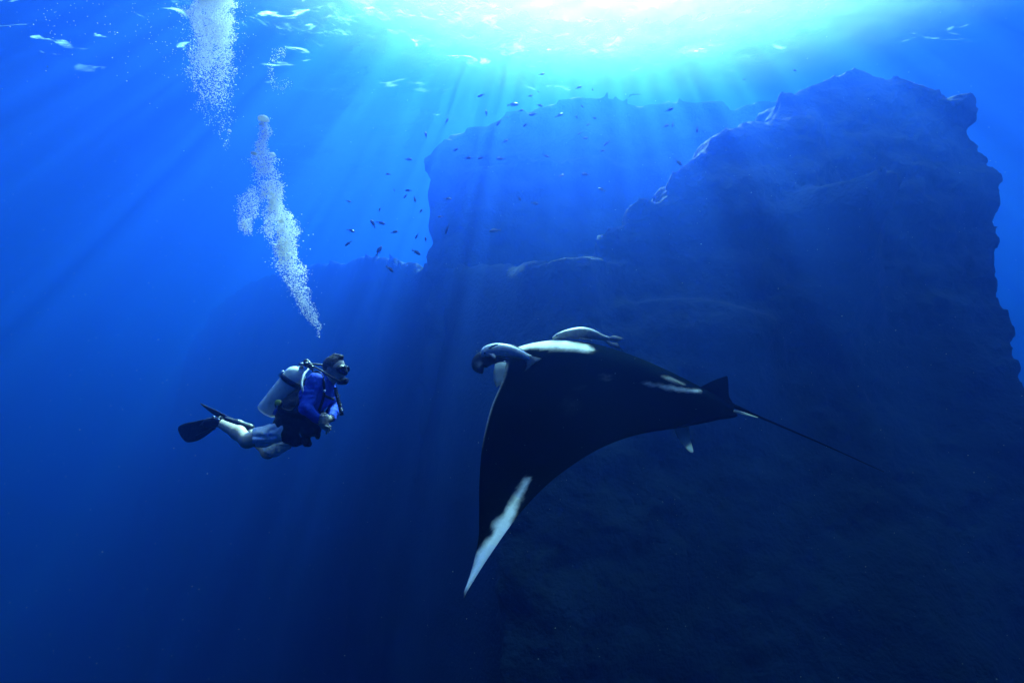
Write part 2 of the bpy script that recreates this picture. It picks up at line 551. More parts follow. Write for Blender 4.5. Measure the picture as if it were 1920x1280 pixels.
def skin_material(name, dark, pale, attr='pattern', rough=0.55, spec=0.3, bumpscale=60, bump=0.25, speck=0.0):
    m = material(name, dark, rough, spec=spec, bump=(bumpscale, bump))
    nt = m.node_tree; L = nt.links.new
    b = nt.nodes['Principled BSDF']
    at = nt.nodes.new('ShaderNodeAttribute'); at.attribute_name = attr
    geo = nt.nodes.new('ShaderNodeNewGeometry')
    n = nt.nodes.new('ShaderNodeTexNoise'); n.inputs['Scale'].default_value = 38; n.inputs['Detail'].default_value = 5
    L(geo.outputs['Position'], n.inputs['Vector'])
    ad = nt.nodes.new('ShaderNodeMath'); ad.operation = 'MULTIPLY_ADD'
    ad.inputs[1].default_value = 0.7; ad.inputs[2].default_value = -0.35
    L(n.outputs['Fac'], ad.inputs[0])
    # the noise only frays the border between the two colours
    q = nt.nodes.new('ShaderNodeMath'); q.operation = 'MULTIPLY'          # p*(1-p)*4
    q1 = nt.nodes.new('ShaderNodeMath'); q1.operation = 'SUBTRACT'; q1.inputs[0].default_value = 1.0
    L(at.outputs['Fac'], q1.inputs[1]); L(at.outputs['Fac'], q.inputs[0]); L(q1.outputs[0], q.inputs[1])
    q2 = nt.nodes.new('ShaderNodeMath'); q2.operation = 'MULTIPLY'; q2.inputs[1].default_value = 3.0
    L(q.outputs[0], q2.inputs[0])
    q3 = nt.nodes.new('ShaderNodeMath'); q3.operation = 'MULTIPLY_ADD'; q3.use_clamp = True
    L(q2.outputs[0], q3.inputs[0]); L(ad.outputs[0], q3.inputs[1]); L(at.outputs['Fac'], q3.inputs[2])
    mx = nt.nodes.new('ShaderNodeMix'); mx.data_type = 'RGBA'
    mx.inputs['A'].default_value = (*dark, 1); mx.inputs['B'].default_value = (*pale, 1)
    L(q3.outputs[0], mx.inputs['Factor'])
    col = mx.outputs['Result']
    if speck:
        v = nt.nodes.new('ShaderNodeTexVoronoi'); v.inputs['Scale'].default_value = 26
        L(geo.outputs['Position'], v.inputs['Vector'])
        r = nt.nodes.new('ShaderNodeMapRange'); r.inputs['From Min'].default_value = 0.10; r.inputs['From Max'].default_value = 0.05
        r.inputs['To Max'].default_value = speck
        L(v.outputs['Distance'], r.inputs['Value'])
        m2 = nt.nodes.new('ShaderNodeMix'); m2.data_type = 'RGBA'
        m2.inputs['B'].default_value = (0.35, 0.38, 0.36, 1)
        L(r.outputs[0], m2.inputs['Factor']); L(col, m2.inputs['A'])
        col = m2.outputs['Result']
    L(col, b.inputs['Base Color'])
    return m

def set_attr(o, name, values):
    at = o.data.attributes.new(name, 'FLOAT', 'POINT')
    at.data.foreach_set('value', np.asarray(values, dtype=np.float32))

MANTA_SKIN = skin_material('manta_skin', (0.0012, 0.0034, 0.0042), (0.66, 0.68, 0.64), rough=0.8, spec=0.02, bumpscale=45, bump=0.12, speck=0.08)
PALE_SKIN = material('manta_pale_skin', (0.55, 0.60, 0.60), 0.6, noise=(9, (0.35, 0.38, 0.38), 0.4, 0.8), bump=(50, 0.15))
def add_translucent(m, fac):
    nt = m.node_tree; L = nt.links.new
    b = nt.nodes['Principled BSDF']; out = nt.nodes['Material Output']
    t = nt.nodes.new('ShaderNodeBsdfTranslucent'); mx = nt.nodes.new('ShaderNodeMixShader')
    if b.inputs['Base Color'].links: L(b.inputs['Base Color'].links[0].from_socket, t.inputs[0])
    else: t.inputs[0].default_value = b.inputs['Base Color'].default_value
    mx.inputs[0].default_value = fac
    L(b.outputs[0], mx.inputs[1]); L(t.outputs[0], mx.inputs[2]); L(mx.outputs[0], out.inputs['Surface'])
    return m
add_translucent(PALE_SKIN, 0.6)
DARK_SKIN = material('manta_dark_skin', (0.004, 0.005, 0.005), 0.7, spec=0.04, bump=(40, 0.2))
for _m in (MANTA_SKIN, DARK_SKIN): _m.node_tree.nodes['Principled BSDF'].inputs['IOR'].default_value = 1.05      # wet skin in water hardly reflects
EYE = material('eye', (0.004, 0.004, 0.005), 0.08, spec=0.8)

MY = 4.75
M_O = np.array(P(1150, 715, MY))
_head, _tail = np.array(P(926, 680, MY + 0.05)), np.array(P(1372, 765, MY))
M_H = _head - _tail; M_H /= np.linalg.norm(M_H)
_side = np.array([0, -1.0, 0]); _side -= M_H * (_side @ M_H); _side /= np.linalg.norm(_side)
_up = np.cross(_side, M_H); _up = _up if _up[2] > 0 else -_up
ROLL = R(12)
M_L = _side * math.cos(ROLL) - _up * math.sin(ROLL)          # lateral, towards the near wing
M_U = _up * math.cos(ROLL) + _side * math.sin(ROLL)

def to_local(p):
    d = np.asarray(p) - M_O
    return np.stack([d @ M_H, d @ M_L, d @ M_U], -1)
def to_world(q):
    q = np.asarray(q)
    return M_O + q[..., :1] * M_H + q[..., 1:2] * M_L + q[..., 2:] * M_U

def curve_at(table, v):
    """Catmull-Rom through (v, point) rows"""
    tv = np.array([r[0] for r in table]); tp = np.array([r[1] for r in table])
    out = np.empty((len(v), 3))
    m = np.gradient(tp, tv, axis=0)
    for k, x in enumerate(v):
        i = min(max(np.searchsorted(tv, x) - 1, 0), len(tv) - 2)
        h = tv[i + 1] - tv[i]; t = (x - tv[i]) / h
        out[k] = (2 * t**3 - 3 * t**2 + 1) * tp[i] + (t**3 - 2 * t**2 + t) * h * m[i] + (-2 * t**3 + 3 * t**2) * tp[i + 1] + (t**3 - t**2) * h * m[i + 1]
    return out

def fin_sheet(name, rows, thick, mat, parent):
    """rows: list of (pixel x, y, Y) polylines from fin base to fin edge; a thin closed sheet"""
    g = np.array([spline([P(*q) for q in r], 8) for r in rows])
    m, n = g.shape[:2]
    du = np.gradient(g, axis=1); dv = np.gradient(g, axis=0)
    N = np.cross(du, dv); N /= np.linalg.norm(N, axis=-1, keepdims=True) + 1e-9
    t = thick * (1 - np.linspace(0, 1, n) * 0.85)[None, :, None]
    V = np.concatenate([(g + N * t).reshape(-1, 3), (g - N * t).reshape(-1, 3)])
    F = []
    k = m * n
    for i in range(m - 1):
        for j in range(n - 1):
            a = i * n + j
            F.append([a, a + 1, a + n + 1, a + n]); F.append([k + a, k + a + n, k + a + n + 1, k + a + 1])
    ring = [i * n for i in range(m)][::-1] + list(range(n)) [1:] + [i * n + n - 1 for i in range(1, m)] + [(m - 1) * n + j for j in range(n - 2, 0, -1)]
    for a, b in zip(ring, ring[1:] + ring[:1]):
        F.append([a, b, k + b, k + a])
    o = mesh_obj(name, V, F, mat, parent)
    bm_fix(o)
    return o

def manta():
    root = empty('manta_ray', P(1150, 760, MY))
    tag(root, 'huge black manta ray with white shoulder streak gliding towards the diver', 'manta ray')
    LE = [(0, 930, 678, 4.80), (.10, 946, 690, 4.44), (.16, 942, 713, 4.38), (.30, 919, 770, 4.15), (.42, 905, 830, 3.95), (.55, 899, 900, 3.75),
          (.68, 898, 965, 3.55), (.80, 896, 1012, 3.40), (.90, 884, 1070, 3.22), (1.0, 869.5, 1121, 3.05)]
    TE = [(0, 1374, 766, 4.75), (.10, 1366, 779, 4.66), (.20, 1290, 797, 4.50), (.30, 1205, 811, 4.30), (.42, 1130, 837, 4.10), (.55, 1055, 884, 3.86),
          (.68, 1003, 932, 3.63), (.80, 960, 985, 3.45), (.90, 916, 1050, 3.25), (1.0, 870.5, 1120.5, 3.05)]
    tl = [(r[0], to_local(np.array(P(*r[1:])))) for r in LE]
    tt = [(r[0], to_local(np.array(P(*r[1:])))) for r in TE]
    for t in (tl, tt):
        t[0][1][1] = 0.0                                           # on the midline
    nv, nu = 90, 96
    vv = np.linspace(0, 1, nv) ** 1.05
    uu = 0.5 - 0.5 * np.cos(np.pi * np.linspace(0, 1, nu))
    Lc, Tc = curve_at(tl, vv), curve_at(tt, vv)
    Lc[0, 1] = Tc[0, 1] = 0
    U, Vv = np.meshgrid(uu, vv)
    base = Lc[:, None] * (1 - U[..., None]) + Tc[:, None] * U[..., None]
    # top profile along the body and its fall-off towards the wing tip
    prof = np.interp(uu, [0, .03, .10, .22, .34, .48, .62, .76, .88, .96, 1], [.05, .12, .22, .325, .365, .355, .30, .215, .13, .075, .04])
    prof = np.convolve(np.pad(prof, 4, mode='edge'), np.ones(9) / 9, 'valid')
    wing = np.sin(np.pi * np.clip(U, 0, 1) ** 0.62) ** 0.9
    fall = np.exp(-(Vv / 0.27) ** 2.0)
    top = prof[None, :] * fall + wing * (0.115 * (1 - Vv) ** 0.9 + 0.004) * (1 - fall)
    bot = 0.55 * prof[None, :] * fall + wing * (0.05 * (1 - Vv) + 0.004) * (1 - fall)
    # thickness direction: surface normal of the wing sheet, straight up on the midline
    du = np.gradient(base, axis=1); dv = np.gradient(base, axis=0)
    N = np.cross(du, dv); N /= np.linalg.norm(N, axis=-1, keepdims=True) + 1e-9
    N = np.where((N[..., 2:] < 0), -N, N)
    w = np.clip(Vv / 0.35, 0, 1)[..., None]
    N = N * w + np.array([0, 0, 1.0]) * (1 - w); N /= np.linalg.norm(N, axis=-1, keepdims=True)
    N[0] = (0, 0, 1)
    lat = (0.02 * np.sin(7 * Vv + 2 * U) * Vv)[..., None] * N
    Tp, Bt = base + N * top[..., None] + lat, base - N * bot[..., None] + lat
    edge = 0.35
    Tp[:, 0] = Bt[:, 0] = Tp[:, 0] * edge + Bt[:, 0] * (1 - edge)
    Tp[:, -1] = Bt[:, -1] = Tp[:, -1] * edge + Bt[:, -1] * (1 - edge)
    Tp[-1] = Bt[-1] = base[-1]
    # near half grid: top and bottom sheets share the edges after merging doubles
    near_t, near_b = Tp, Bt
    flip = np.array([1, -1, 1.0])
    sweep = np.zeros_like(near_t); sweep[..., 0] = -0.3 * Vv ** 1.4          # far wing a little behind in its beat
    far_t, far_b = near_t * flip + sweep, near_b * flip + sweep
    sheets = [(near_t, False, True), (near_b, True, False), (far_t, True, True), (far_b, False, False)]
    V, F, A = [], [], []
    PX, PY = unproject_px(to_world(near_t.reshape(-1, 3)))
    PX = PX.reshape(nv, nu); PY = PY.reshape(nv, nu)
    def mark(poly, soft, strength=1.0):
        d = poly_dist(PX, PY, poly)
        n = fbm(PX * 0.05, PY * 0.05, PX * 0, 3, 77) * soft * 0.45
        return strength * np.clip(0.5 - (d + n) / soft, 0, 1)
    pat = np.zeros((nv, nu))
    for poly, soft, st in [
        ([(962, 652), (985, 641), (1020, 637), (1065, 639), (1100, 646), (1113, 656), (1095, 660), (1060, 655), (1020, 650), (985, 655), (968, 660)], 7, 0.85),
        ([(992, 897), (984, 925), (965, 955), (962, 985), (940, 1020), (905, 1075), (868, 1125), (874, 1095), (892, 1058), (907, 1025), (930, 985), (955, 945), (972, 915)], 13, 0.9),
        ([(1188, 713), (1230, 719), (1270, 726), (1313, 731), (1311, 735), (1270, 732), (1230, 725)], 4, 0.95),
        ([(1245, 704), (1286, 719), (1283, 723), (1242, 708)], 3.5, 0.35),
        ([(1060, 745), (1088, 752), (1078, 768), (1052, 758)], 22, 0.04),
        ([(1128, 702), (1142, 706), (1140, 711), (1128, 708)], 6, 0.12),
        ([(1070, 728), (1095, 722), (1092, 730)], 5, 0.04)]:
        pat = np.maximum(pat, mark(poly, soft, st))
    edge_line = np.clip((0.014 - U) / 0.012, 0, 1) * np.clip((Vv - 0.10) / 0.03, 0, 1) * np.clip((0.46 - Vv) / 0.16, 0, 1)
    pat = np.maximum(pat, 0.5 * edge_line)
    # pale belly, dark at the wing margins
    bel = np.clip((U - 0.03) / 0.05, 0, 1) * np.clip((0.86 - U) / 0.12, 0, 1) * np.clip((0.9 - Vv) / 0.15, 0, 1)
    idx = {}
    ids = []
    for g, (S, rev, istop) in enumerate(sheets):
        b = len(V)
        V += list(S.reshape(-1, 3)); A += list((pat if istop else bel).ravel())
        a = (np.arange(nv - 1)[:, None] * nu + np.arange(nu - 1)[None, :]).ravel() + b
        q = np.stack([a, a + 1, a + nu + 1, a + nu], 1)
        F.append(q if rev else q[:, ::-1])
    V = np.array(V); F = np.concatenate(F); A = np.array(A)
    # weld coincident points
    key = np.round(V * 2e4).astype(np.int64)
    _, first, inv = np.unique(key, axis=0, return_index=True, return_inverse=True)
    inv = inv.ravel()
    F = inv[F]
    good = np.array([len(set(q)) >= 3 for q in F])
    F = [list(dict.fromkeys(q)) for q in F[good]]
    body = mesh_obj('body', to_world(V[first]), F, MANTA_SKIN, root)
    bm_fix(body)
    set_attr(body, 'pattern', A[first])

    def slab(name, poly, Y, thick, mat, taper=None, parent=root, Yend=None):
        """a fin: smooth outline in the photograph plane, lens-shaped in thickness"""
        out = spline([(*q, 0) for q in poly] + [(*poly[0], 0)], 46)[:-1]
        c = out[:, :2].mean(0)
        rings = [0.0, 0.45, 0.8, 0.95, 1.0]
        V, F = [], []
        n = len(out)
        x0, x1 = out[:, 0].min(), out[:, 0].max()
        for side in (-1, 1):
            b0 = len(V)
            for r in rings[1:]:
                t = thick * (1 - r ** 2.2)
                for k in range(n):
                    q = c + (out[k, :2] - c) * r
                    yy = Y if Yend is None else Y + (Yend - Y) * (q[0] - x0) / (x1 - x0)
                    V.append(P(q[0], q[1], yy + side * t))
            V.append(P(c[0], c[1], (Y if Yend is None else Y + (Yend - Y) * (c[0] - x0) / (x1 - x0)) + side * thick)); ci = len(V) - 1
            for i in range(len(rings) - 2):
                for k in range(n):
                    k2 = (k + 1) % n
                    f = [b0 + i * n + k, b0 + i * n + k2, b0 + (i + 1) * n + k2, b0 + (i + 1) * n + k]
                    F.append(f if side < 0 else f[::-1])
            for k in range(n):
                f = [ci, b0 + (k + 1) % n, b0 + k]
                F.append(f if side > 0 else f[::-1])
        o = mesh_obj(name, V, F, mat, parent)
        bm_fix(o)
        return o
    slab('dorsal_fin', [(1300, 733), (1312, 726), (1338, 713), (1358, 706), (1364, 706), (1366, 722), (1367, 742), (1374, 756), (1372, 768), (1340, 764), (1310, 748)], MY, 0.022, DARK_SKIN)
    slab('pelvic_fin', [(1330, 772), (1352, 766), (1372, 770), (1383, 778), (1374, 783), (1352, 786), (1334, 785)], 4.62, 0.02, DARK_SKIN)
    slab('pelvic_fin', [(1262, 790), (1286, 789), (1291, 803), (1294, 822), (1300, 845), (1296, 848), (1288, 842), (1276, 828), (1266, 810)], 4.80, 0.012, PALE_SKIN)
    slab('clasper', [(1366, 767), (1388, 770.5), (1419, 781), (1417, 782), (1390, 775.5), (1368, 770)], 4.72, 0.008, PALE_SKIN)
    tp = spline([P(1352, 757, 4.75), P(1376, 761, 4.75), P(1400, 771, 4.77), P(1440, 788, 4.80), P(1540, 831, 4.9), P(1657, 884, 5.02)], 40)
    V, F = tube(tp, list(np.interp(np.linspace(0, 1, 40), [0, .08, .2, .5, 1], [.06, .055, .021, .012, .004])), 10)
    mesh_obj('tail', V, F, DARK_SKIN, root)
    # cephalic lobes: flattened, curled paddles beside the mouth
    def lobe(pts, rad, mat, name='cephalic_fin'):
        c = spline([P(*q) for q in pts], 22)
        rr = spline([(*r, 0) for r in rad], 22)
        V, F = tube(c, [(max(r[0], .004), max(r[1], .004)) for r in rr], 14)
        return mesh_obj(name, V, F, mat, root)
    fin_sheet('cephalic_fin', [[(948, 681, 4.43), (938, 679, 4.37), (928, 682, 4.34)], [(949, 692, 4.42), (938, 694, 4.35), (925.5, 696, 4.32)], [(947, 704, 4.41), (937, 708, 4.35), (926, 712, 4.32)],
                               [(943, 715, 4.39), (937, 721, 4.35), (931, 726, 4.33)]], .014, PALE_SKIN, root)
    o = lobe([(932, 672, 5.06), (917, 671, 5.10), (904, 676, 5.10), (898, 687, 5.08), (904, 700, 5.06)],
             [(.035, .05), (.04, .085), (.045, .095), (.04, .08), (.008, .012)], LOBE_SKIN)
    V = np.array([tuple(v.co) for v in o.data.vertices]) + np.array(root.location)
    px, py = unproject_px(V)
    set_attr(o, 'pattern', np.clip(1 - np.hypot((px - 898) / 7, (py - 683) / 9), 0, 1))
    c = P(946, 681, 4.46)
    V, F = uv_ball(c, 0.022, 12, 8)
    mesh_obj('eye', V, F, EYE, root)
    return root

def bm_fix(o):
    import bmesh
    bm = bmesh.new(); bm.from_mesh(o.data)
    bmesh.ops.remove_doubles(bm, verts=bm.verts, dist=1e-6)
    bmesh.ops.recalc_face_normals(bm, faces=bm.faces)
    bm.to_mesh(o.data); bm.free()

def uv_ball(c, r, seg=12, rings=8, scale=(1, 1, 1)):
    V, F = [], []
    c = np.array(tuple(c))
    for i in range(rings + 1):
        th = math.pi * i / rings
        for k in range(seg):
            ph = 2 * math.pi * k / seg
            V.append(c + r * np.array([scale[0] * math.sin(th) * math.cos(ph), scale[1] * math.sin(th) * math.sin(ph), scale[2] * math.cos(th)]))
    for i in range(rings):
        for k in range(seg):
            k2 = (k + 1) % seg
            F.append([i * seg + k, (i + 1) * seg + k, (i + 1) * seg + k2, i * seg + k2])
    return V, F

LOBE_SKIN = skin_material('lobe_skin', (0.02, 0.025, 0.03), (0.6, 0.64, 0.64), rough=0.6)
add_translucent(LOBE_SKIN, 0.4)
MANTA = manta()

# ------------------------------------------------------------------ remoras riding on the manta
REMORA_SKIN = material('remora_skin', (0.30, 0.33, 0.33), 0.5, noise=(30, (0.16, 0.18, 0.19), 0.4, 0.75), bump=(70, 0.3))
REMORA_PALE = material('remora_pale_skin', (0.74, 0.77, 0.76), 0.5, noise=(18, (0.40, 0.44, 0.46), 0.45, 0.8), bump=(60, 0.3))
REMORA_FIN = material('remora_fin', (0.22, 0.25, 0.26), 0.5, noise=(25, (0.10, 0.12, 0.13), 0.4, 0.7))

def remora(label, spine, radii, skin, finmat, fins, base, spot):
    root = empty('remora', P(*base))
    tag(root, label, 'remora', 'remoras riding on the manta ray')
    c = spline([P(*q) for q in spine], 40)
    r = spline([(*q, 0) for q in radii], 40)
    V, F = tube(c, [(max(a[0], .003), max(a[1], .003)) for a in r], 16)
    mesh_obj('body', V, F, skin, root)
    for name, rows, th in fins:
        fin_sheet(name, rows, th, finmat, root)
    V, F = uv_ball(P(*spot), 0.009, 8, 6)
    mesh_obj('eye', V, F, EYE, root)
    return root

remora('pale remora clinging over the head of the manta ray',
       [(904, 668, 4.26), (910, 660, 4.24), (926, 655, 4.22), (948, 656, 4.20), (968, 661, 4.20), (984, 667, 4.20), (996, 671, 4.20)],
       [(.012, .012), (.042, .046), (.050, .054), (.052, .054), (.042, .044), (.024, .030), (.006, .022)],
       REMORA_PALE, REMORA_FIN,
       [('tail_fin', [[(988, 664, 4.20), (1000, 668, 4.19), (1016, 672, 4.18)], [(988, 669, 4.20), (998, 675, 4.19), (1004, 680, 4.18)],
                      [(985, 673, 4.20), (988, 684, 4.19), (984, 696, 4.18)]], .006),
        ('dorsal_fin', [[(948, 647, 4.20), (955, 645, 4.20), (962, 647, 4.20)], [(966, 653, 4.20), (969, 649, 4.20), (972, 652, 4.20)], [(982, 661, 4.20), (984, 658, 4.20), (986, 661, 4.20)]], .004),
        ('pectoral_fin', [[(916, 652, 4.17), (924, 647, 4.14), (934, 644, 4.12)], [(919, 654, 4.17), (926, 650, 4.14), (934, 646, 4.12)]], .004),
        ('pectoral_fin', [[(917, 663, 4.15), (922, 669, 4.12), (926, 673, 4.11)], [(928, 664, 4.15), (930, 670, 4.12), (929, 672, 4.11)]], .004)],
       (945, 668, 4.22), (909, 662, 4.20))
remora('grey remora with forked tail lying behind the shoulder of the manta ray',
       [(1036, 634, 4.83), (1048, 630, 4.82), (1068, 626, 4.81), (1092, 624, 4.80), (1112, 627, 4.80), (1128, 632, 4.80), (1144, 636, 4.80)],
       [(.015, .012), (.045, .035), (.060, .052), (.062, .060), (.05, .048), (.025, .030), (.008, .022)],
       REMORA_SKIN, REMORA_SKIN,
       [('tail_fin', [[(1138, 634, 4.80), (1152, 629, 4.79), (1171, 635, 4.78)], [(1138, 637, 4.80), (1150, 638, 4.79), (1158, 640, 4.78)]], .006),
        ('tail_fin', [[(1136, 636, 4.80), (1148, 642, 4.79), (1158, 643, 4.78)], [(1134, 639, 4.80), (1146, 650, 4.79), (1167, 657, 4.78)]], .006),
        ('dorsal_fin', [[(1090, 621, 4.80), (1096, 616, 4.80), (1104, 614.5, 4.80)], [(1108, 622, 4.80), (1111, 618, 4.80), (1113, 617, 4.80)], [(1123, 630, 4.80), (1124, 627, 4.80), (1124, 626, 4.80)]], .004),
        ('pectoral_fin', [[(1086, 633, 4.74), (1098, 635, 4.70), (1110, 637, 4.68)], [(1090, 637, 4.74), (1100, 637, 4.70), (1111, 639, 4.68)]], .004)],
       (1090, 640, 4.80), (1044, 629, 4.77))
# ------------------------------------------------------------------ diver
DY = 4.4
def D(px, py, dy=0.0): return np.array(P(px, py, DY + dy))

def blend(prims, cut=None, extra=None):
    """prims: (kind, data..., k) smooth union, each evaluated only near itself"""
    def f(X, Y, Z):
        ax = [X[:, 0, 0], Y[0, :, 0], Z[0, 0, :]]
        d = np.full(X.shape, 0.25, dtype=np.float64)
        for pr in prims:
            if pr[0] == 'c':
                _, a, b, ra, rb, k = pr
                lo = np.minimum(a, b) - max(ra, rb) - k - .05; hi = np.maximum(a, b) + max(ra, rb) + k + .05
            else:
                _, c, axes, rad, k = pr
                lo = c - max(rad) - k - .05; hi = c + max(rad) + k + .05
            s = tuple(slice(*np.searchsorted(ax[i], (lo[i], hi[i]))) for i in range(3))
            if X[s].size == 0: continue
            e = capsule(X[s], Y[s], Z[s], a, b, ra, rb) if pr[0] == 'c' else ellipsoid(X[s], Y[s], Z[s], c, axes, rad)
            d[s] = smin(d[s], e, k)
        if extra is not None: d = d + extra(X, Y, Z)
        if cut is not None: d = np.maximum(d, cut(X, Y, Z))
        return d
    pts = []
    for pr in prims:
        if pr[0] == 'c':
            r = max(pr[3], pr[4]); pts += [pr[1] - r, pr[1] + r, pr[2] - r, pr[2] + r]
        else:
            r = max(pr[3]); pts += [pr[1] - r, pr[1] + r]
    pts = np.array(pts)
    return f, pts.min(0) - .04, pts.max(0) + .04

def half(p, n):
    """cut away the side the vector n points to, beyond point p"""
    n = np.asarray(n, float); n = n / np.linalg.norm(n)
    return lambda X, Y, Z: (X - p[0]) * n[0] + (Y - p[1]) * n[1] + (Z - p[2]) * n[2]

def cloth_noise(scale, amp, seed):
    return lambda X, Y, Z: amp * (1 - 2 * np.abs(vnoise(X * scale, Y * scale, Z * scale * 1.6, seed)))

SKIN = material('skin', (0.56, 0.46, 0.36), 0.5, spec=0.4, noise=(22, (0.48, 0.38, 0.30), 0.45, 0.75), bump=(90, 0.1))
HAIR = material('hair', (0.020, 0.017, 0.014), 0.7, noise=(60, (0.07, 0.06, 0.05), 0.5, 0.7), bump=(140, 0.8))
RASH = material('rash_guard_fabric', (0.015, 0.075, 0.62), 0.75, spec=0.2, noise=(12, (0.01, 0.05, 0.48), 0.4, 0.7), bump=(30, 0.25))
SHORTS = material('shorts_fabric', (0.82, 0.84, 0.90), 0.8, spec=0.2, noise=(24, (0.45, 0.56, 0.85), 0.54, 0.66), bump=(28, 0.35))
VEST = material('vest_nylon', (0.008, 0.009, 0.014), 0.65, spec=0.25, noise=(40, (0.016, 0.018, 0.026), 0.4, 0.7), bump=(26, 0.35))
RUBBER = material('black_rubber', (0.007, 0.008, 0.011), 0.45, spec=0.4, bump=(50, 0.15))
FINM = material('fin_rubber', (0.006, 0.008, 0.012), 0.5, spec=0.3, bump=(18, 0.2))
STEEL = material('steel', (0.75, 0.76, 0.77), 0.22, metal=1.0, noise=(30, (0.55, 0.56, 0.58), 0.4, 0.7))
TANKM = material('tank_paint', (0.72, 0.80, 0.82), 0.42, spec=0.5, noise=(14, (0.52, 0.57, 0.59), 0.5, 0.72), bump=(45, 0.12), coat=0.2)
HOSEW = material('white_hose', (0.72, 0.72, 0.66), 0.5)
YELLOW = material('yellow_plastic', (0.62, 0.66, 0.10), 0.4)
LENS = material('mask_lens', (0.003, 0.004, 0.007), 0.12, spec=0.25)
BLUEP = material('blue_plastic', (0.02, 0.10, 0.55), 0.45)

def diver():
    root = empty('person', D(540, 830))
    tag(root, 'scuba diver in blue rash guard and pale shorts, hands clasped, watching the manta ray', 'person')
    s = np.array([0, -1.0, 0])                                     # towards the camera
    J = dict(neck=D(606, 716), hc=D(628, 693), shN=D(592, 715, -.17), shF=D(612, 716, .18), chest=D(592, 742), waist=D(564, 780),
             pel=D(548, 802), hipN=D(547, 804, -.10), hipF=D(550, 810, .10), knN=D(464, 826, -.14), knF=D(503, 847, .26),
             anN=D(412, 793, .12), anF=D(462, 803, .42), elN=D(573, 765, -.27), wrN=D(600, 789, -.17), elF=D(629, 766, .16), wrF=D(619, 785, -.10))
    f = np.array([0.955, -0.22, -0.10]); f /= np.linalg.norm(f)     # where the face looks
    u = np.array([0, 0, 1.0]) - f * f[2]; u += f * 0.05; u -= f * (u @ f); u /= np.linalg.norm(u)
    sd = np.cross(f, u); sd = sd if sd[1] < 0 else -sd
    hc = J['hc']
    axes = (f, sd, u)
    t = J['neck'] - J['pel']; t /= np.linalg.norm(t)
    b = np.cross(s, t); b = b if b[0] > 0 else -b                   # towards the belly
    taxes = (b, s, t)
    arms = [('c', J['shN'], J['elN'], .060, .046, .03), ('c', J['elN'], J['wrN'], .046, .030, .02),
            ('c', J['shF'], J['elF'], .060, .046, .03), ('c', J['elF'], J['wrF'], .046, .030, .02)]
    torso = [('e', J['chest'] + .00 * b, taxes, (.125, .185, .20), .05), ('e', J['waist'], taxes, (.115, .155, .15), .06),
             ('e', J['pel'], taxes, (.12, .165, .12), .05), ('c', J['shN'], J['shF'], .065, .065, .05)]
    calfN = J['knN'] * .68 + J['anN'] * .32 + np.array([0, 0, .018])
    calfF = J['knF'] * .68 + J['anF'] * .32 + np.array([0, 0, .012])
    legs = [('c', J['hipN'], J['knN'], .090, .062, .04), ('c', J['hipF'], J['knF'], .090, .062, .04),
            ('c', J['knN'], calfN, .056, .060, .03), ('c', calfN, J['anN'], .059, .036, .03),
            ('c', J['knF'], calfF, .056, .060, .03), ('c', calfF, J['anF'], .059, .036, .03)]
    head = [('e', hc - .012 * f + .028 * u, axes, (.100, .076, .098), .02), ('e', hc + .028 * f - .048 * u, axes, (.068, .056, .066), .035),
            ('c', hc - .075 * u - .02 * f, J['neck'] - .02 * t, .054, .062, .03),
            ('c', hc + .095 * f - .005 * u, hc + .108 * f - .03 * u, .012, .016, .012),          # nose
            ('c', hc + .088 * f + .030 * u + .03 * sd, hc + .088 * f + .030 * u - .03 * sd, .014, .014, .015),   # brow
            ('c', hc + .086 * f - .062 * u, hc + .082 * f - .092 * u, .018, .020, .02),           # lips, chin
            ('e', hc - .012 * f - .006 * u + .077 * sd, axes, (.020, .009, .032), .006), ('e', hc - .012 * f - .006 * u - .077 * sd, axes, (.020, .009, .032), .006)]
    feet = [('c', J['anN'], D(388, 792, .16), .036, .030, .02), ('c', J['anF'], D(432, 790, .42), .036, .030, .02)]
    # right hand held at the wrist by the left hand, which wraps its fingers round it
    hands = []
    def finger(pts, r):
        for q0, q1 in zip(pts[:-1], pts[1:]):
            hands.append(('c', D(*q0), D(*q1), r, r * .92, .004))
    hands += [('c', D(601, 790, -.17), D(609, 798, -.17), .028, .034, .015), ('c', D(606, 800, -.15), D(613, 797, -.18), .020, .022, .012)]
    for k, (x, y) in enumerate([(620, 799), (620, 805), (617, 810), (612, 813)]):
        finger([(612 - 2 * k, 797 + 2.2 * k, -.17 + .015 * k), ((612 + x) / 2 + 1, (798 + y) / 2 + 1, -.18 + .01 * k), (x, y, -.165 + .012 * k)], .0088 - .0005 * (k == 3))
    finger([(605, 795, -.19), (611, 799, -.215), (617, 801, -.215)], .0095)
    hands += [('c', D(619, 785, -.10), D(611, 786, -.19), .028, .032, .015), ('c', D(613, 781, -.195), D(611, 793, -.195), .017, .016, .012)]
    for k, (y0, y1, xe) in enumerate([(780, 780, 599), (784.5, 785, 597), (789, 790, 597.5), (793, 794.5, 599)]):
        finger([(611, y0, -.208), (604.5, (y0 + y1) / 2 - .5, -.222), (xe, y1, -.205)], .0105 - .001 * (k == 3))
    finger([(616, 780, -.16), (610, 775, -.19), (603, 776, -.205)], .010)
    prims = torso + arms + legs + head + feet + hands
    F_, lo, hi = blend(prims)
    V, F = nets(F_, lo, hi, .0075)
    mesh_obj('body', V, F, SKIN, root)

    # hair: cap on crown and back of the head
    hp = [('e', hc - .018 * f + .034 * u, axes, (.104, .081, .101), .01), ('c', hc + .05 * f + .122 * u, hc - .02 * f + .13 * u, .022, .018, .03)]
    hcut = half(hc + .050 * f + .075 * u, 0.9 * f - 0.55 * u)
    low = half(hc - .03 * f - .008 * u, -u + 0.25 * f)
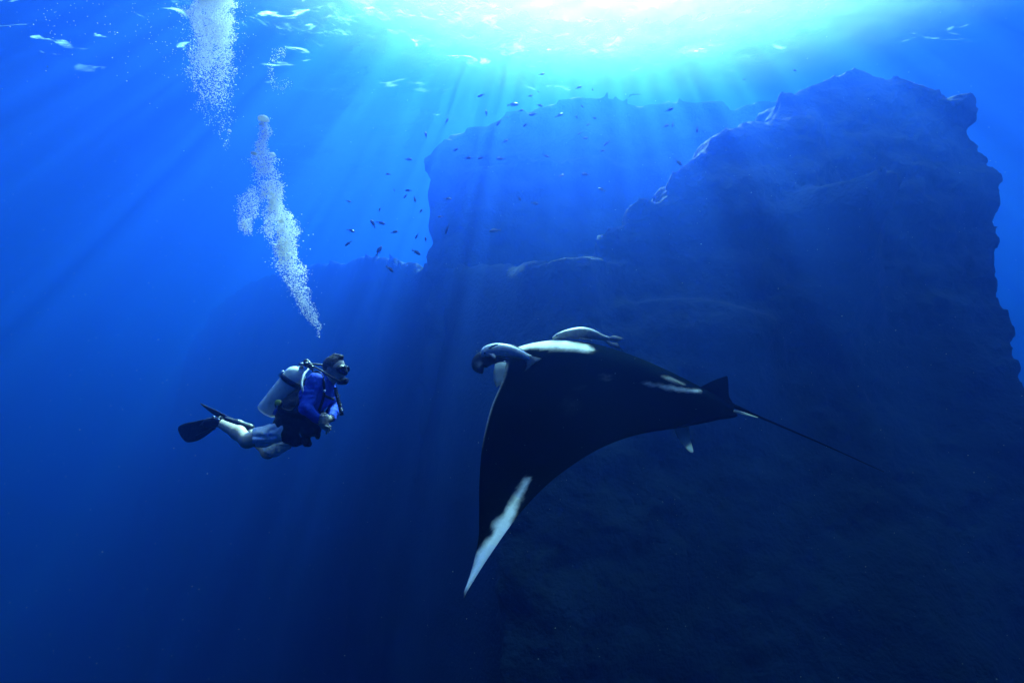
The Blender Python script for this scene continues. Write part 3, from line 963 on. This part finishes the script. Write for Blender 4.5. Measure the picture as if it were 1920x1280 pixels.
    F_, lo, hi = blend(hp, lambda X, Y, Z: np.maximum(hcut(X, Y, Z), low(X, Y, Z)), cloth_noise(70, .004, 91))
    V, F = nets(F_, lo, hi, .006)
    mesh_obj('hair', V, F, HAIR, root)

    # rash guard: torso and both sleeves to the wrist
    grow = lambda pr, g: ('c', pr[1], pr[2], pr[3] + g, pr[4] + g, pr[5]) if pr[0] == 'c' else ('e', pr[1], pr[2], tuple(x + g for x in pr[3]), pr[4])
    rp = [grow(q, .010) for q in torso[:1] + torso[3:]] + [grow(q, .011) for q in arms] + [('c', J['neck'] - .07 * t, J['neck'] - .035 * t, .085, .068, .03)]
    cN = half(J['wrN'] - .005 * (J['wrN'] - J['elN']) / np.linalg.norm(J['wrN'] - J['elN']), J['wrN'] - J['elN'])
    cF = half(J['wrF'] - .012 * (J['wrF'] - J['elF']) / np.linalg.norm(J['wrF'] - J['elF']), J['wrF'] - J['elF'])
    def rcut(X, Y, Z):
        # each sleeve ends at its own wrist
        a = cN(X, Y, Z); e = cF(X, Y, Z)
        nearN = capsule(X, Y, Z, J['elN'], J['wrN'] + .3 * (J['wrN'] - J['elN']), .08, .08) < 0
        nearF = capsule(X, Y, Z, J['elF'], J['wrF'] + .3 * (J['wrF'] - J['elF']), .07, .07) < 0
        return np.where(nearN, a, np.where(nearF, e, -1.0))
    F_, lo, hi = blend(rp, rcut, lambda X, Y, Z: .006 * (1 - 2 * np.abs(vnoise(X * 14, Y * 14, Z * 24, 31))) + .002 * vnoise(X * 40, Y * 40, Z * 50, 32))
    V, F = nets(F_, lo, hi, .0075)
    mesh_obj('rash_guard', V, F, RASH, root)

    # shorts: loose legs ending above the knee
    kN, kF = J['hipN'] + .80 * (J['knN'] - J['hipN']), J['hipF'] + .84 * (J['knF'] - J['hipF'])
    sp = [('c', J['hipN'], kN + .05 * (J['knN'] - J['hipN']), .100, .090, .01), ('c', J['hipF'], kF + .05 * (J['knF'] - J['hipF']), .100, .092, .01), ('e', J['pel'], taxes, (.130, .175, .10), .02)]
    dN, dF = J['knN'] - J['hipN'], J['knF'] - J['hipF']
    def scut(X, Y, Z):
        a = half(kN, dN)(X, Y, Z); e = half(kF, dF)(X, Y, Z)
        nn = capsule(X, Y, Z, J['hipN'], J['knN'], .125, .125); nf = capsule(X, Y, Z, J['hipF'], J['knF'], .125, .125)
        return np.where(nn < nf, a, e)
    F_, lo, hi = blend(sp, scut, lambda X, Y, Z: .011 * (1 - 2 * np.abs(vnoise(X * 13, Y * 13, Z * 17, 61))) + .003 * vnoise(X * 40, Y * 40, Z * 40, 62))
    V, F = nets(F_, lo, hi, .0075)
    mesh_obj('shorts', V, F, SHORTS, root)

    # buoyancy vest: bulky bladder round the back and flanks, pockets hanging at the belly
    vp = [('e', D(566, 776), taxes, (.165, .205, .20), .06), ('e', D(548, 768, 0), taxes, (.10, .20, .17), .06), ('e', D(583, 800, -.08), taxes, (.09, .11, .10), .05), ('e', D(592, 790, .10), taxes, (.08, .10, .11), .05),
          ('e', D(535, 800), taxes, (.09, .195, .075), .05), ('e', D(548, 812, -.11), taxes, (.10, .10, .10), .04), ('e', D(556, 820, .1), taxes, (.09, .10, .09), .04), ('c', D(583, 722, -.05), D(566, 750, -.05), .075, .10, .05), ('c', D(583, 722, .08), D(566, 750, .05), .075, .10, .05),
          ('c', D(572, 822, -.10), D(578, 832, -.12), .045, .032, .03), ('c', D(594, 806, -.05), D(596, 819, -.06), .040, .026, .03), ('c', D(560, 818, -.08), D(565, 828, -.1), .035, .025, .03)]
    F_, lo, hi = blend(vp, None, lambda X, Y, Z: .010 * (1 - 2 * np.abs(vnoise(X * 9, Y * 9, Z * 11, 81))))
    V, F = nets(F_, lo, hi, .009)
    vest = mesh_obj('buoyancy_vest', V, F, VEST, root)
    def strap(name, pts, wide, thin, mat, parent, n=24, sides=8):
        c = spline([D(*q) for q in pts], n)
        V, F = tube(c, [(thin, wide)] * n, sides)
        return mesh_obj(name, V, F, mat, parent)
    strap('shoulder_strap', [(584, 704, -.06), (594, 699, -.12), (603, 705, -.17), (607, 718, -.20), (608, 733, -.21), (605, 750, -.19), (598, 770, -.17)], .020, .007, VEST, vest)
    strap('shoulder_strap', [(590, 703, .08), (604, 701, .12), (618, 712, .16), (626, 730, .15), (624, 755, .12), (612, 775, .08)], .020, .007, VEST, vest)
    V, F = uv_ball(D(607.5, 733, -.225), .014, 10, 8, (1.2, .6, .8)); mesh_obj('buckle', V, F, STEEL, vest)
    strap('chest_strap', [(607, 740, -.20), (618, 746, -.12), (626, 748, .0), (624, 746, .12)], .012, .005, VEST, vest)
    # hanging clips under the vest
    strap('pouch', [(566, 826, -.14), (573, 834, -.16), (580, 828, -.15)], .016, .010, VEST, vest)
    V, F = tube(spline([D(591, 815, -.1), D(594, 822, -.12), D(599, 818, -.11), D(600, 810, -.1)], 14), .006, 6); mesh_obj('clip', V, F, RUBBER, vest)
    V, F = tube(spline([D(562, 812, -.2), D(565, 820, -.2)], 4), .006, 6); mesh_obj('clip', V, F, STEEL, vest)

    # mask
    m0 = hc + .088 * f + .012 * u
    mp = [('e', m0 - .012 * f, axes, (.040, .078, .046), .01), ('e', m0 + .018 * f - .028 * u, axes, (.026, .026, .030), .02)]
    F_, lo, hi = blend(mp)
    V, F = nets(F_, lo, hi, .006)
    mask = mesh_obj('dive_mask', V, F, RUBBER, root)
    for sg in (-1, 1):
        V, F = uv_ball((0, 0, 0), 1, 14, 10)
        V = [m0 + .018 * f + .004 * u + sg * .034 * sd + (.016 * q[0]) * f + (.032 * q[1]) * sd + (.030 * q[2]) * u for q in np.array(V)]
        mesh_obj('lens', V, F, LENS, mask)
    ring = [hc + .075 * math.cos(a) * f * 1.25 + .088 * math.sin(a) * sd + (.012 + .014 * (1 - math.cos(a))) * u for a in np.linspace(R(40), R(320), 26)]
    V, F = tube(ring, [(.010, .003)] * 26, 6)
    mesh_obj('mask_strap', V, F, RUBBER, mask)

    # fins
    def plate(name, poly, Ya, Yb, thick, mat, parent):
        out = spline([(*q, 0) for q in poly] + [(*poly[0], 0)], 44)[:-1]
        c = out[:, :2].mean(0); n = len(out)
        x0, x1 = out[:, 0].min(), out[:, 0].max()
        V, F = [], []
        for side in (-1, 1):
            b0 = len(V)
            for r in (0.3, .65, .9, 1.0):
                for k in range(n):
                    q = c + (out[k, :2] - c) * r
                    yy = Ya + (Yb - Ya) * (q[0] - x0) / (x1 - x0)
                    V.append(P(q[0], q[1], DY + yy + side * thick * (1 - r ** 6 * .9)))
            V.append(P(c[0], c[1], DY + Ya + (Yb - Ya) * (c[0] - x0) / (x1 - x0) + side * thick)); ci = len(V) - 1
            for i in range(3):
                for k in range(n):
                    F.append([b0 + i * n + k, b0 + i * n + (k + 1) % n, b0 + (i + 1) * n + (k + 1) % n, b0 + (i + 1) * n + k])
            for k in range(n): F.append([ci, b0 + (k + 1) % n, b0 + k])
            if side < 0: e0 = b0 + 3 * n
        e1 = b0 + 3 * n
        for k in range(n): F.append([e0 + k, e0 + (k + 1) % n, e1 + (k + 1) % n, e1 + k])
        o = mesh_obj(name, V, F, mat, parent); bm_fix(o)
        return o
    fin = plate('swim_fin', [(402, 781), (385, 786), (362, 790), (345, 794), (334, 801), (336, 812), (343, 823), (352, 829), (370, 826), (386, 817), (400, 806), (408, 795)], .42, .10, .008, FINM, root)
    fp = [('c', D(414, 790, .10), D(392, 793, .15), .050, .044, .02), ('c', D(392, 793, .15), D(378, 798, .20), .044, .020, .03)]
    F_, lo, hi = blend(fp, half(D(416, 791, .1), (1, 0, .2))); V, F = nets(F_, lo, hi, .008)
    mesh_obj('foot_pocket', V, F, RUBBER, fin)
    for a_, b_ in (((402, 784, .08), (340, 798, .40)), ((402, 803, .10), (350, 826, .40))):
        V, F = tube(spline([D(*a_), (D(*a_) + D(*b_)) / 2 + np.array([0, -.01, .004]), D(*b_)], 12), list(np.linspace(.013, .005, 12)), 8)
        mesh_obj('side_rail', V, F, RUBBER, fin)
    for x, y in ((400, 780.5), (409, 786)):
        V, F = uv_ball(D(x, y, .05), .011, 10, 6, (1.3, .6, .7)); mesh_obj('buckle', V, F, STEEL, fin)
    fin = plate('swim_fin', [(375, 755), (388, 761), (408, 770), (428, 780), (446, 788), (456, 796), (440, 796), (420, 788), (402, 778), (386, 766), (377, 758)], .62, .40, .010, FINM, root)
    fp = [('c', D(468, 803, .40), D(446, 795, .40), .046, .042, .02), ('c', D(446, 795, .40), D(424, 785, .42), .042, .022, .03)]
    F_, lo, hi = blend(fp); V, F = nets(F_, lo, hi, .008)
    mesh_obj('foot_pocket', V, F, RUBBER, fin)
    V, F = uv_ball(D(446, 789, .36), .011, 10, 6, (1.1, .6, 1.0)); mesh_obj('buckle', V, F, STEEL, fin)
    mesh_obj('watch', *tube(spline([D(621.0, 784, -.07), D(617.4, 785.5, -.12)], 4), .0335, 14), mat=RUBBER, parent=root)
    V, F = uv_ball(D(619.5, 788, -.125), .014, 10, 8, (1, .8, 1)); mesh_obj('watch_face', V, F, STEEL, root)
    return root
DIVER = diver()

def scuba():
    root = empty('scuba_tank', D(505, 780))
    tag(root, 'pale grey scuba tank with hoses strapped to the back of the diver', 'scuba tank')
    A, B = D(498.5, 773), D(553, 704)
    ax = B - A; L_ = np.linalg.norm(ax); ax /= L_
    prof = [(0, .0), (0, .070), (.004, .082), (.014, .090), (.03, .0925), (L_ - .02, .0925), (L_ + .01, .091), (L_ + .035, .083), (L_ + .058, .066), (L_ + .075, .044), (L_ + .082, .028), (L_ + .095, .022)]
    c = [A + ax * (h + 1e-5 * i) for i, (h, _) in enumerate(prof)]
    # lathe round the tank axis
    uu = np.cross(ax, [0, 1, 0]); uu /= np.linalg.norm(uu); ww = np.cross(ax, uu)
    def lathe(name, prof, mat, parent, seg=36):
        V, F = [], []
        for h, r in prof:
            for k in range(seg):
                a = 2 * math.pi * k / seg
                V.append(A + ax * h + max(r, 1e-4) * (uu * math.cos(a) + ww * math.sin(a)))
        for i in range(len(prof) - 1):
            for k in range(seg):
                F.append([i * seg + k, i * seg + (k + 1) % seg, (i + 1) * seg + (k + 1) % seg, (i + 1) * seg + k])
        o = mesh_obj(name, V, F, mat, parent); bm_fix(o)
        return o
    lathe('cylinder', prof, TANKM, root)
    band = lathe('tank_strap', [(L_ - .075, .0930), (L_ - .075, .0975), (L_ - .03, .0975), (L_ - .03, .0930)], RUBBER, root)
    q = A + ax * (L_ - .05) - ww * 0
    side = np.array([0, -1.0, 0]); out = -np.cross(ax, side); out = out if out[0] < 0 else -out
    bk = A + ax * (L_ - .055) + out * .095 + side * .03
    V, F = tube([bk - ax * .025, bk + ax * .035], [(.012, .02), (.010, .018)], 8); mesh_obj('buckle', V, F, STEEL, band)
    top = A + ax * (L_ + .095)
    # valve and first stage
    V1 = tube([top - ax * .01, top + ax * .045], [.020, .022], 12)
    V2 = tube([top + ax * .028 - side * .055, top + ax * .028 + side * .06], [.017, .019], 12)
    mesh_obj('valve', *join([V1, V2]), mat=STEEL, parent=root)
    fs = D(578.5, 683.5, -.01)
    fpr = [('c', fs + np.array([-.018, 0, .022]), fs + np.array([.022, 0, -.022]), .030, .028, .01), ('c', fs + np.array([0, -.05, 0]), fs + np.array([0, .05, 0]), .022, .022, .01),
           ('c', fs + np.array([.02, -.01, -.01]), fs + np.array([.035, -.02, -.03]), .02, .016, .01)]
    F_, lo, hi = blend(fpr); V, F = nets(F_, lo, hi, .005)
    st = mesh_obj('first_stage', V, F, RUBBER, root)
    V, F = uv_ball(D(579.5, 680, -.05), .010, 10, 6, (1.3, .8, 1)); mesh_obj('cap', V, F, STEEL, st)
    V, F = uv_ball(D(587, 686.5, -.05), .008, 8, 6); mesh_obj('cap', V, F, STEEL, st)
    def hose(pts, r, mat, name='hose', parent=root, n=36):
        V, F = tube(spline([D(*q) for q in pts], n), r, 8)
        return mesh_obj(name, V, F, mat, parent)
    hose([(586, 686, -.04), (600, 693, -.12), (614, 702, -.13), (628, 710, -.12), (638, 715, -.08)], .0085, RUBBER)
    hose([(584, 682, 0), (596, 683, .02), (607, 685, .05), (616, 692, .11), (622, 706, .14)], .0085, RUBBER)
    hose([(578, 692, -.06), (570, 702, -.15), (566, 716, -.21), (567, 728, -.24), (570, 737, -.24)], .0095, HOSEW)
    hose([(582, 688, -.02), (590, 700, .0), (606, 716, .10), (624, 728, .10), (630, 736, .05)], .0085, RUBBER)
    # second stage at the mouth
    f = np.array([0.955, -0.22, -0.10]); f /= np.linalg.norm(f)
    u = np.array([0, 0, 1.0]) - f * f[2]; u /= np.linalg.norm(u); sd = np.cross(f, u)
    c0 = D(644, 713.5, -.02)
    rp = [('e', c0, (f, sd, u), (.034, .052, .034), .01), ('c', c0 - .05 * f + .004 * u, c0, .018, .024, .015), ('c', c0 - .01 * f - .02 * u + .05 * sd, c0 - .01 * f - .02 * u - .05 * sd, .018, .018, .015)]
    F_, lo, hi = blend(rp); V, F = nets(F_, lo, hi, .005)
    reg = mesh_obj('regulator', V, F, RUBBER, root)
    c1 = c0 + .034 * f
    V, F = tube([c1 - .006 * f, c1 + .004 * f], [.027, .025], 16); mesh_obj('purge_cover', V, F, VEST, reg)
    # inflator hanging from the shoulder, corrugated
    path = spline([D(629, 728, -.05), D(632, 742, -.10), D(636, 757, -.12), D(639, 768, -.12)], 40)
    V, F = tube(path, [.015 + .0035 * (i % 4 < 2) for i in range(40)], 10); inf = mesh_obj('inflator_hose', V, F, RUBBER, root)
    V, F = tube([D(638, 765, -.12), D(641, 778, -.13)], [.019, .017], 10); mesh_obj('inflator_handle', V, F, RUBBER, inf)
    for x, y in ((637, 743), (640.5, 760), (642, 771)):
        V, F = uv_ball(D(x, y, -.14), .0075, 8, 6, (.8, .8, 1.6)); mesh_obj('button', V, F, STEEL, inf)
    # spare regulator clipped at the hip
    o0 = D(521, 755, -.22)
    fpr = [('e', o0 + np.array([0, .02, -.01]), (np.array([1., 0, 0]), np.array([0, 1., 0]), np.array([0, 0, 1.])), (.036, .026, .040), .01), ('c', o0 + np.array([-.01, .02, -.03]), o0 + np.array([-.005, .03, -.06]), .02, .016, .01)]
    F_, lo, hi = blend(fpr); V, F = nets(F_, lo, hi, .005)
    oc = mesh_obj('spare_regulator', V, F, RUBBER, root)
    V, F = tube([o0 + np.array([.002, -.004, .003]), o0 + np.array([.002, -.014, .003])], [.027, .024], 18); yc = mesh_obj('purge_cover', V, F, YELLOW, oc)
    yc['label'] = 'yellow round purge cover'
    V, F = uv_ball(D(519.5, 763, -.23), .010, 8, 6, (.8, .8, 1.5)); mesh_obj('clip', V, F, STEEL, oc)
    hose([(519, 766, -.2), (516, 771, -.21), (514, 776, -.19)], .014, BLUEP, 'hose_cap')
    hose([(522, 758, -.19), (530, 766, -.2), (545, 770, -.21), (556, 760, -.2), (560, 740, -.14)], .0085, RUBBER)
    return root
TANK = scuba()
# ------------------------------------------------------------------ bubbles
BUBBLE = bpy.data.materials.new('bubble')
BUBBLE.use_nodes = True
def _bubble():
    nt = BUBBLE.node_tree; L = nt.links.new
    out = nt.nodes['Material Output']
    b = nt.nodes['Principled BSDF']
    b.inputs['Base Color'].default_value = (0.92, 0.93, 0.93, 1)
    b.inputs['Roughness'].default_value = 0.38
    b.inputs['Metallic'].default_value = 0.55
    b.inputs['Specular IOR Level'].default_value = 0.8
    t = nt.nodes.new('ShaderNodeBsdfTranslucent'); t.inputs[0].default_value = (0.95, 0.95, 0.95, 1)
    mx = nt.nodes.new('ShaderNodeMixShader'); mx.inputs[0].default_value = 0.15
    L(b.outputs[0], mx.inputs[1]); L(t.outputs[0], mx.inputs[2])
    # thin gas-filled skins: part of the light simply passes
    tr = nt.nodes.new('ShaderNodeBsdfTransparent'); m2 = nt.nodes.new('ShaderNodeMixShader'); m2.inputs[0].default_value = 0.2
    L(mx.outputs[0], m2.inputs[1]); L(tr.outputs[0], m2.inputs[2]); L(m2.outputs[0], out.inputs['Surface'])
_bubble()

def ico():
    p = (1 + 5 ** .5) / 2
    v = np.array([(-1, p, 0), (1, p, 0), (-1, -p, 0), (1, -p, 0), (0, -1, p), (0, 1, p), (0, -1, -p), (0, 1, -p), (p, 0, -1), (p, 0, 1), (-p, 0, -1), (-p, 0, 1)], float)
    v /= np.linalg.norm(v[0])
    f = np.array([(0, 11, 5), (0, 5, 1), (0, 1, 7), (0, 7, 10), (0, 10, 11), (1, 5, 9), (5, 11, 4), (11, 10, 2), (10, 7, 6), (7, 1, 8), (3, 9, 4), (3, 4, 2), (3, 2, 6), (3, 6, 8), (3, 8, 9), (4, 9, 5), (2, 4, 11), (6, 2, 10), (8, 6, 7), (9, 8, 1)])
    return v, f
def scatter_balls(name, centres, radii, mat, label, cat, flat=0.75):
    v, f = ico()
    C_ = np.asarray(centres); r = np.asarray(radii)
    sq = np.stack([r * RNG.uniform(.9, 1.25, len(r)), r * RNG.uniform(.9, 1.25, len(r)), r * RNG.uniform(flat, 1.0, len(r))], 1)
    V = C_[:, None] + v[None] * sq[:, None]
    F = f[None] + 12 * np.arange(len(C_))[:, None, None]
    o = mesh_obj(name, V.reshape(-1, 3), F.reshape(-1, 3), mat)
    tag(o, label, cat, kind='stuff')
    return o

def plume(rows, count, Y, rmin, rmax, seed, clump=0.5):
    """rows: (py, px centre, half width px, density); bubbles fill a round column about that line"""
    g = np.random.default_rng(seed)
    rows = np.array(sorted(rows))
    py = rows[:, 0]
    grid = np.linspace(py[0], py[-1], 600)
    dens = np.interp(grid, py, rows[:, 3]) * np.interp(grid, py, rows[:, 2])
    cdf = np.cumsum(dens); cdf /= cdf[-1]
    n = count * 3
    y = np.interp(g.random(n), cdf, grid)
    c = np.interp(y, py, rows[:, 1]); w = np.interp(y, py, rows[:, 2])
    w = w * (1 + 0.30 * fbm(y * .06, y * 0 + seed, y * 0, 2, seed + 1)); c = c + 0.16 * w * fbm(y * .045, y * 0 + seed, y * 0 + 9, 2, seed + 2)
    a = g.random(n) * 2 * math.pi; q = 0.86 * g.random(n) ** 0.62 + np.where(g.random(n) < .25, g.exponential(.16, n), 0)
    x = c + w * q * np.cos(a); dz = w * q * np.sin(a) * Y / FPX
    keep = fbm(x * .06, y * .045, dz * 9, 2, seed) > -0.45 + clump * (g.random(n) - 0.35)
    x, y, dz = [t[keep][:count] for t in (x, y, dz)]
    m = len(x)
    x = x + g.normal(size=m) * .8; y = y + g.normal(size=m) * 2
    return np.array([tuple(P(*t)) for t in zip(x, y, Y + dz)]), rmin + (rmax - rmin) * g.random(m) ** 3

c1, r1 = plume([(632, 598, 3, .25), (615, 596, 12, .35), (595, 585, 18, .8), (570, 571, 17, 1.0), (550, 562, 18, .75), (525, 552, 24, .9), (495, 545, 30, 1.3), (465, 538, 32, 1.5), (440, 528, 40, 1.5),
                (415, 520, 40, 1.5), (390, 512, 32, 1.5), (360, 508, 29, 1.5), (330, 502, 29, 1.4), (300, 494, 27, 1.2), (280, 488, 20, .9), (268, 490, 16, .8), (250, 497, 17, 1.1), (232, 494, 13, 1.2), (222, 494, 10, 1.0)], 14000, 4.4, .0020, .0066, 101)
c1b, r1b = plume([(445, 462, 14, .6), (425, 458, 20, 1.2), (400, 462, 24, 1.2), (375, 470, 24, 1.0), (350, 480, 18, .6)], 2200, 4.42, .0018, .0050, 102)
scatter_balls('bubble_plume', np.concatenate([c1, c1b]), np.concatenate([r1, r1b]), BUBBLE, 'column of silvery exhaled bubbles rising from the diver', 'bubbles')
c2, r2 = plume([(285, 422, 10, .06), (255, 420, 16, .14), (225, 408, 38, .16), (195, 400, 46, .32), (165, 397, 50, .55), (135, 396, 52, 1.0), (105, 397, 52, 1.6), (75, 398, 53, 2.4), (40, 399, 53, 3.2), (0, 400, 50, 3.4), (-30, 402, 46, 2.0), (-70, 404, 40, 0.6)], 24000, 4.7, .0020, .0060, 103)
g_ = np.random.default_rng(105)
side = [(g_.normal(320, 60), g_.normal(60, 45)) for _ in range(130)] + [(g_.normal(120, 50), g_.normal(40, 40)) for _ in range(60)]
c2b = np.array([tuple(P(x, y, 4.7 + g_.normal() * .3)) for x, y in side])
scatter_balls('bubble_plume', np.concatenate([c2, c2b]), np.concatenate([r2, g_.uniform(.002, .0045, len(c2b))]), BUBBLE, 'dense white cloud of older bubbles spreading towards the sea surface', 'bubbles')
th = g_.uniform(R(60), R(330), 260); q = g_.normal(1, .22, 260)
mx_ = [(527 + 20 * q_ * math.cos(t_) * (1.0 if math.cos(t_) < 0 else .9), 132 - 34 * q_ * math.sin(t_)) for t_, q_ in zip(th, q)]
c3 = np.array([tuple(P(x, y, 4.8 + g_.normal() * .08)) for x, y in mx_])
scatter_balls('bubble_plume', c3, g_.uniform(.0018, .0048, 260), BUBBLE, 'small sparse ring of tiny bubbles beside the dense cloud', 'bubbles')

CAP = material('bubble_cap', (0.92, 0.95, 0.95), 0.2, spec=0.8)
add_translucent(CAP, 0.4)
def cap_bubble(px, py, w, h, Y, label):
    """a domed bubble: round above, dented below"""
    V, F = uv_ball((0, 0, 0), 1, 20, 14)
    V = np.array(V)
    k = w * Y / FPX / 2; hh = h * Y / FPX
    z = np.where(V[:, 2] > 0, V[:, 2], V[:, 2] * 0.35 + 0.25 * (1 - V[:, 0] ** 2 - V[:, 1] ** 2))
    wob = 1 + .10 * fbm(V[:, 0] * 2 + px, V[:, 1] * 2, V[:, 2] * 2, 2, 9)
    c = np.array(P(px, py, Y))
    o = mesh_obj('bubble', c + np.stack([V[:, 0] * k * wob, V[:, 1] * k * wob, z * hh * .6 * wob], 1), F, CAP)
    tag(o, label, 'bubble', 'large bubbles in the diver\'s column')
for a in [(494, 224, 22, 11, 4.38, 'wide domed bubble capping the top of the diver\'s column'), (476, 288, 12, 7, 4.36, 'flat bubble on the edge of the column below its narrow neck'),
          (511, 292, 11, 12, 4.36, 'round bubble swelling from the column just below its narrow neck'), (528, 416, 10, 10, 4.30, 'round bubble halfway up the column, beside the side lobe'),
          (553, 475, 9, 8, 4.30, 'round bubble at the bend of the column, lower than the side lobe'), (430, 246, 7, 6, 4.6, 'lone bubble trailing under the dense white cloud')]:
    cap_bubble(*a)

# ------------------------------------------------------------------ reef fish
FISH = material('fish_skin', (0.018, 0.028, 0.045), 0.5, spec=0.4, noise=(30, (0.035, 0.05, 0.07), 0.4, 0.7))
def fish_mesh():
    x = np.linspace(0, 1, 15)
    hgt = np.interp(x, [0, .06, .2, .4, .6, .78, .86, 1], [.01, .07, .145, .165, .13, .06, .04, .035])
    wid = hgt * .42
    c = np.stack([0.5 - x * .86, x * 0, .02 * np.sin(x * 3)], 1)
    V, F = tube(c, [(w, h) for w, h in zip(wid, hgt)], 10)
    def plate(poly, t):
        n = len(poly)
        v = [(p[0], -t, p[1]) for p in poly] + [(p[0], t, p[1]) for p in poly]
        f = [list(range(n)), [n + i for i in range(n)][::-1]] + [[i, n + i, n + (i + 1) % n, (i + 1) % n] for i in range(n)]
        return v, f
    tail = plate([(-.33, .035), (-.50, .15), (-.46, .05), (-.43, 0), (-.46, -.05), (-.50, -.15), (-.33, -.035)], .006)
    dors = plate([(.28, .13), (.16, .215), (-.02, .20), (-.20, .13), (-.24, .07), (0, .10)], .006)
    anal = plate([(.0, -.13), (-.12, -.20), (-.24, -.08)], .006)
    pect = ([(.2, -.07, -.02), (.06, -.15, -.07), (.1, -.08, -.06), (.2, .07, -.02), (.06, .15, -.07), (.1, .08, -.06)], [[0, 1, 2], [5, 4, 3]])
    V, F = join([(V, F), tail, dors, anal, pect])
    me = bpy.data.meshes.new('reef_fish')
    me.from_pydata([tuple(v) for v in V], [], F); me.update()
    me.polygons.foreach_set('use_smooth', [len(p.vertices) == 4 for p in me.polygons])
    me.materials.append(FISH)
    return me
FM = fish_mesh()
Z_ = [(950, 47, 24, -10), (1115, 107, 28, -15), (1178, 115, 14, 70), (677, 143, 32, 0), (820, 184, 45, -10), (935, 127, 12, 30), (898, 145, 20, -20), (940, 187, 28, 15), (857, 210, 22, -20), (912, 227, 38, -20),
      (700, 222, 26, 80), (1028, 232, 36, -10), (757, 265, 32, -55), (523, 258, 26, -65), (428, 320, 26, 80), (878, 275, 24, -30), (1107, 240, 18, 60), (1130, 190, 18, 50), (1122, 313, 20, -20), (1143, 335, 32, -15),
      (1243, 357, 30, -30), (1525, 207, 32, -20), (1508, 280, 30, -20), (1540, 272, 26, -75), (1650, 296, 28, -80), (1565, 443, 36, 50), (1545, 490, 18, 20), (1222, 392, 22, -10), (970, 415, 26, 10), (783, 350, 28, -30),
      (765, 427, 36, 5), (677, 424, 30, 0), (617, 424, 30, 10), (560, 388, 26, -30), (350, 430, 30, -10), (260, 497, 22, -10), (285, 568, 12, 60), (350, 570, 28, 5), (337, 595, 22, -50), (378, 608, 24, 80),
      (406, 663, 20, -60), (527, 607, 30, 0), (220, 657, 18, -70), (190, 720, 36, 60), (225, 716, 34, 10), (287, 757, 32, -5), (90, 750, 32, 15), (80, 808, 30, -35), (388, 775, 24, -55), (427, 790, 22, 80),
      (385, 848, 38, 30), (217, 842, 44, -65), (265, 922, 36, 40), (525, 742, 42, -70), (740, 750, 46, -5), (1040, 503, 28, -20), (1148, 498, 36, -5), (1220, 566, 30, 15), (850, 605, 24, 60), (918, 628, 30, 10),
      (80, 618, 20, 10), (495, 688, 24, 0), (1190, 245, 22, 10), (1160, 272, 20, -40), (795, 240, 14, 0), (2090, 30, 18, 5), (1860, 70, 12, 0)]
for i, (zx, zy, ln, ang) in enumerate(Z_):
    px, py = 620 + zx / 2.4, 120 + zy / 2.4
    Yf = 9.5 + 3.0 * random.random()
    size = ln / 2.4 * Yf / FPX * 1.25
    o = bpy.data.objects.new('reef_fish', FM)
    COL.objects.link(o)
    o.location = P(px, py, Yf)
    turn = random.choice((0, 180)) + random.uniform(-28, 28)
    o.rotation_euler = (R(random.uniform(-12, 12)), R(ang if abs(turn) < 90 else -ang), R(turn))
    o.scale = (size, size, size)
    where = ('near the stepped edge of the pinnacle' if px > 1150 else 'against bright water above the reef wall' if py < 225 else
             'before the face of the reef wall' if px > 800 else 'in open blue water beside the reef wall')
    look = ('tiny' if ln < 21 else 'small' if ln < 33 else 'larger') + ' dark reef fish ' + ('swimming level ' if abs(ang) < 18 else 'tilted aslant ' if abs(ang) < 45 else 'steeply tilted ')
    lab, grp = look + where, 'reef fish ' + where
    tag(o, lab, 'fish', grp)

# ------------------------------------------------------------------ drifting specks
SPECK = material('speck', (0.36, 0.52, 0.56), 0.7)
add_translucent(SPECK, 0.4)
g_ = np.random.default_rng(301)
cs, rs = [], []
for _ in range(1500):
    Yd = 1.6 + 7.5 * g_.random() ** 1.3
    cs.append(tuple(P(g_.uniform(-150, 2070), g_.uniform(-100, 1380), Yd)))
    rs.append((0.0006 + 0.0009 * g_.random() ** 3) * (0.6 + Yd * .42))
scatter_balls('marine_snow', cs, rs, SPECK, 'tiny pale specks drifting through the water', 'particles', flat=.5)
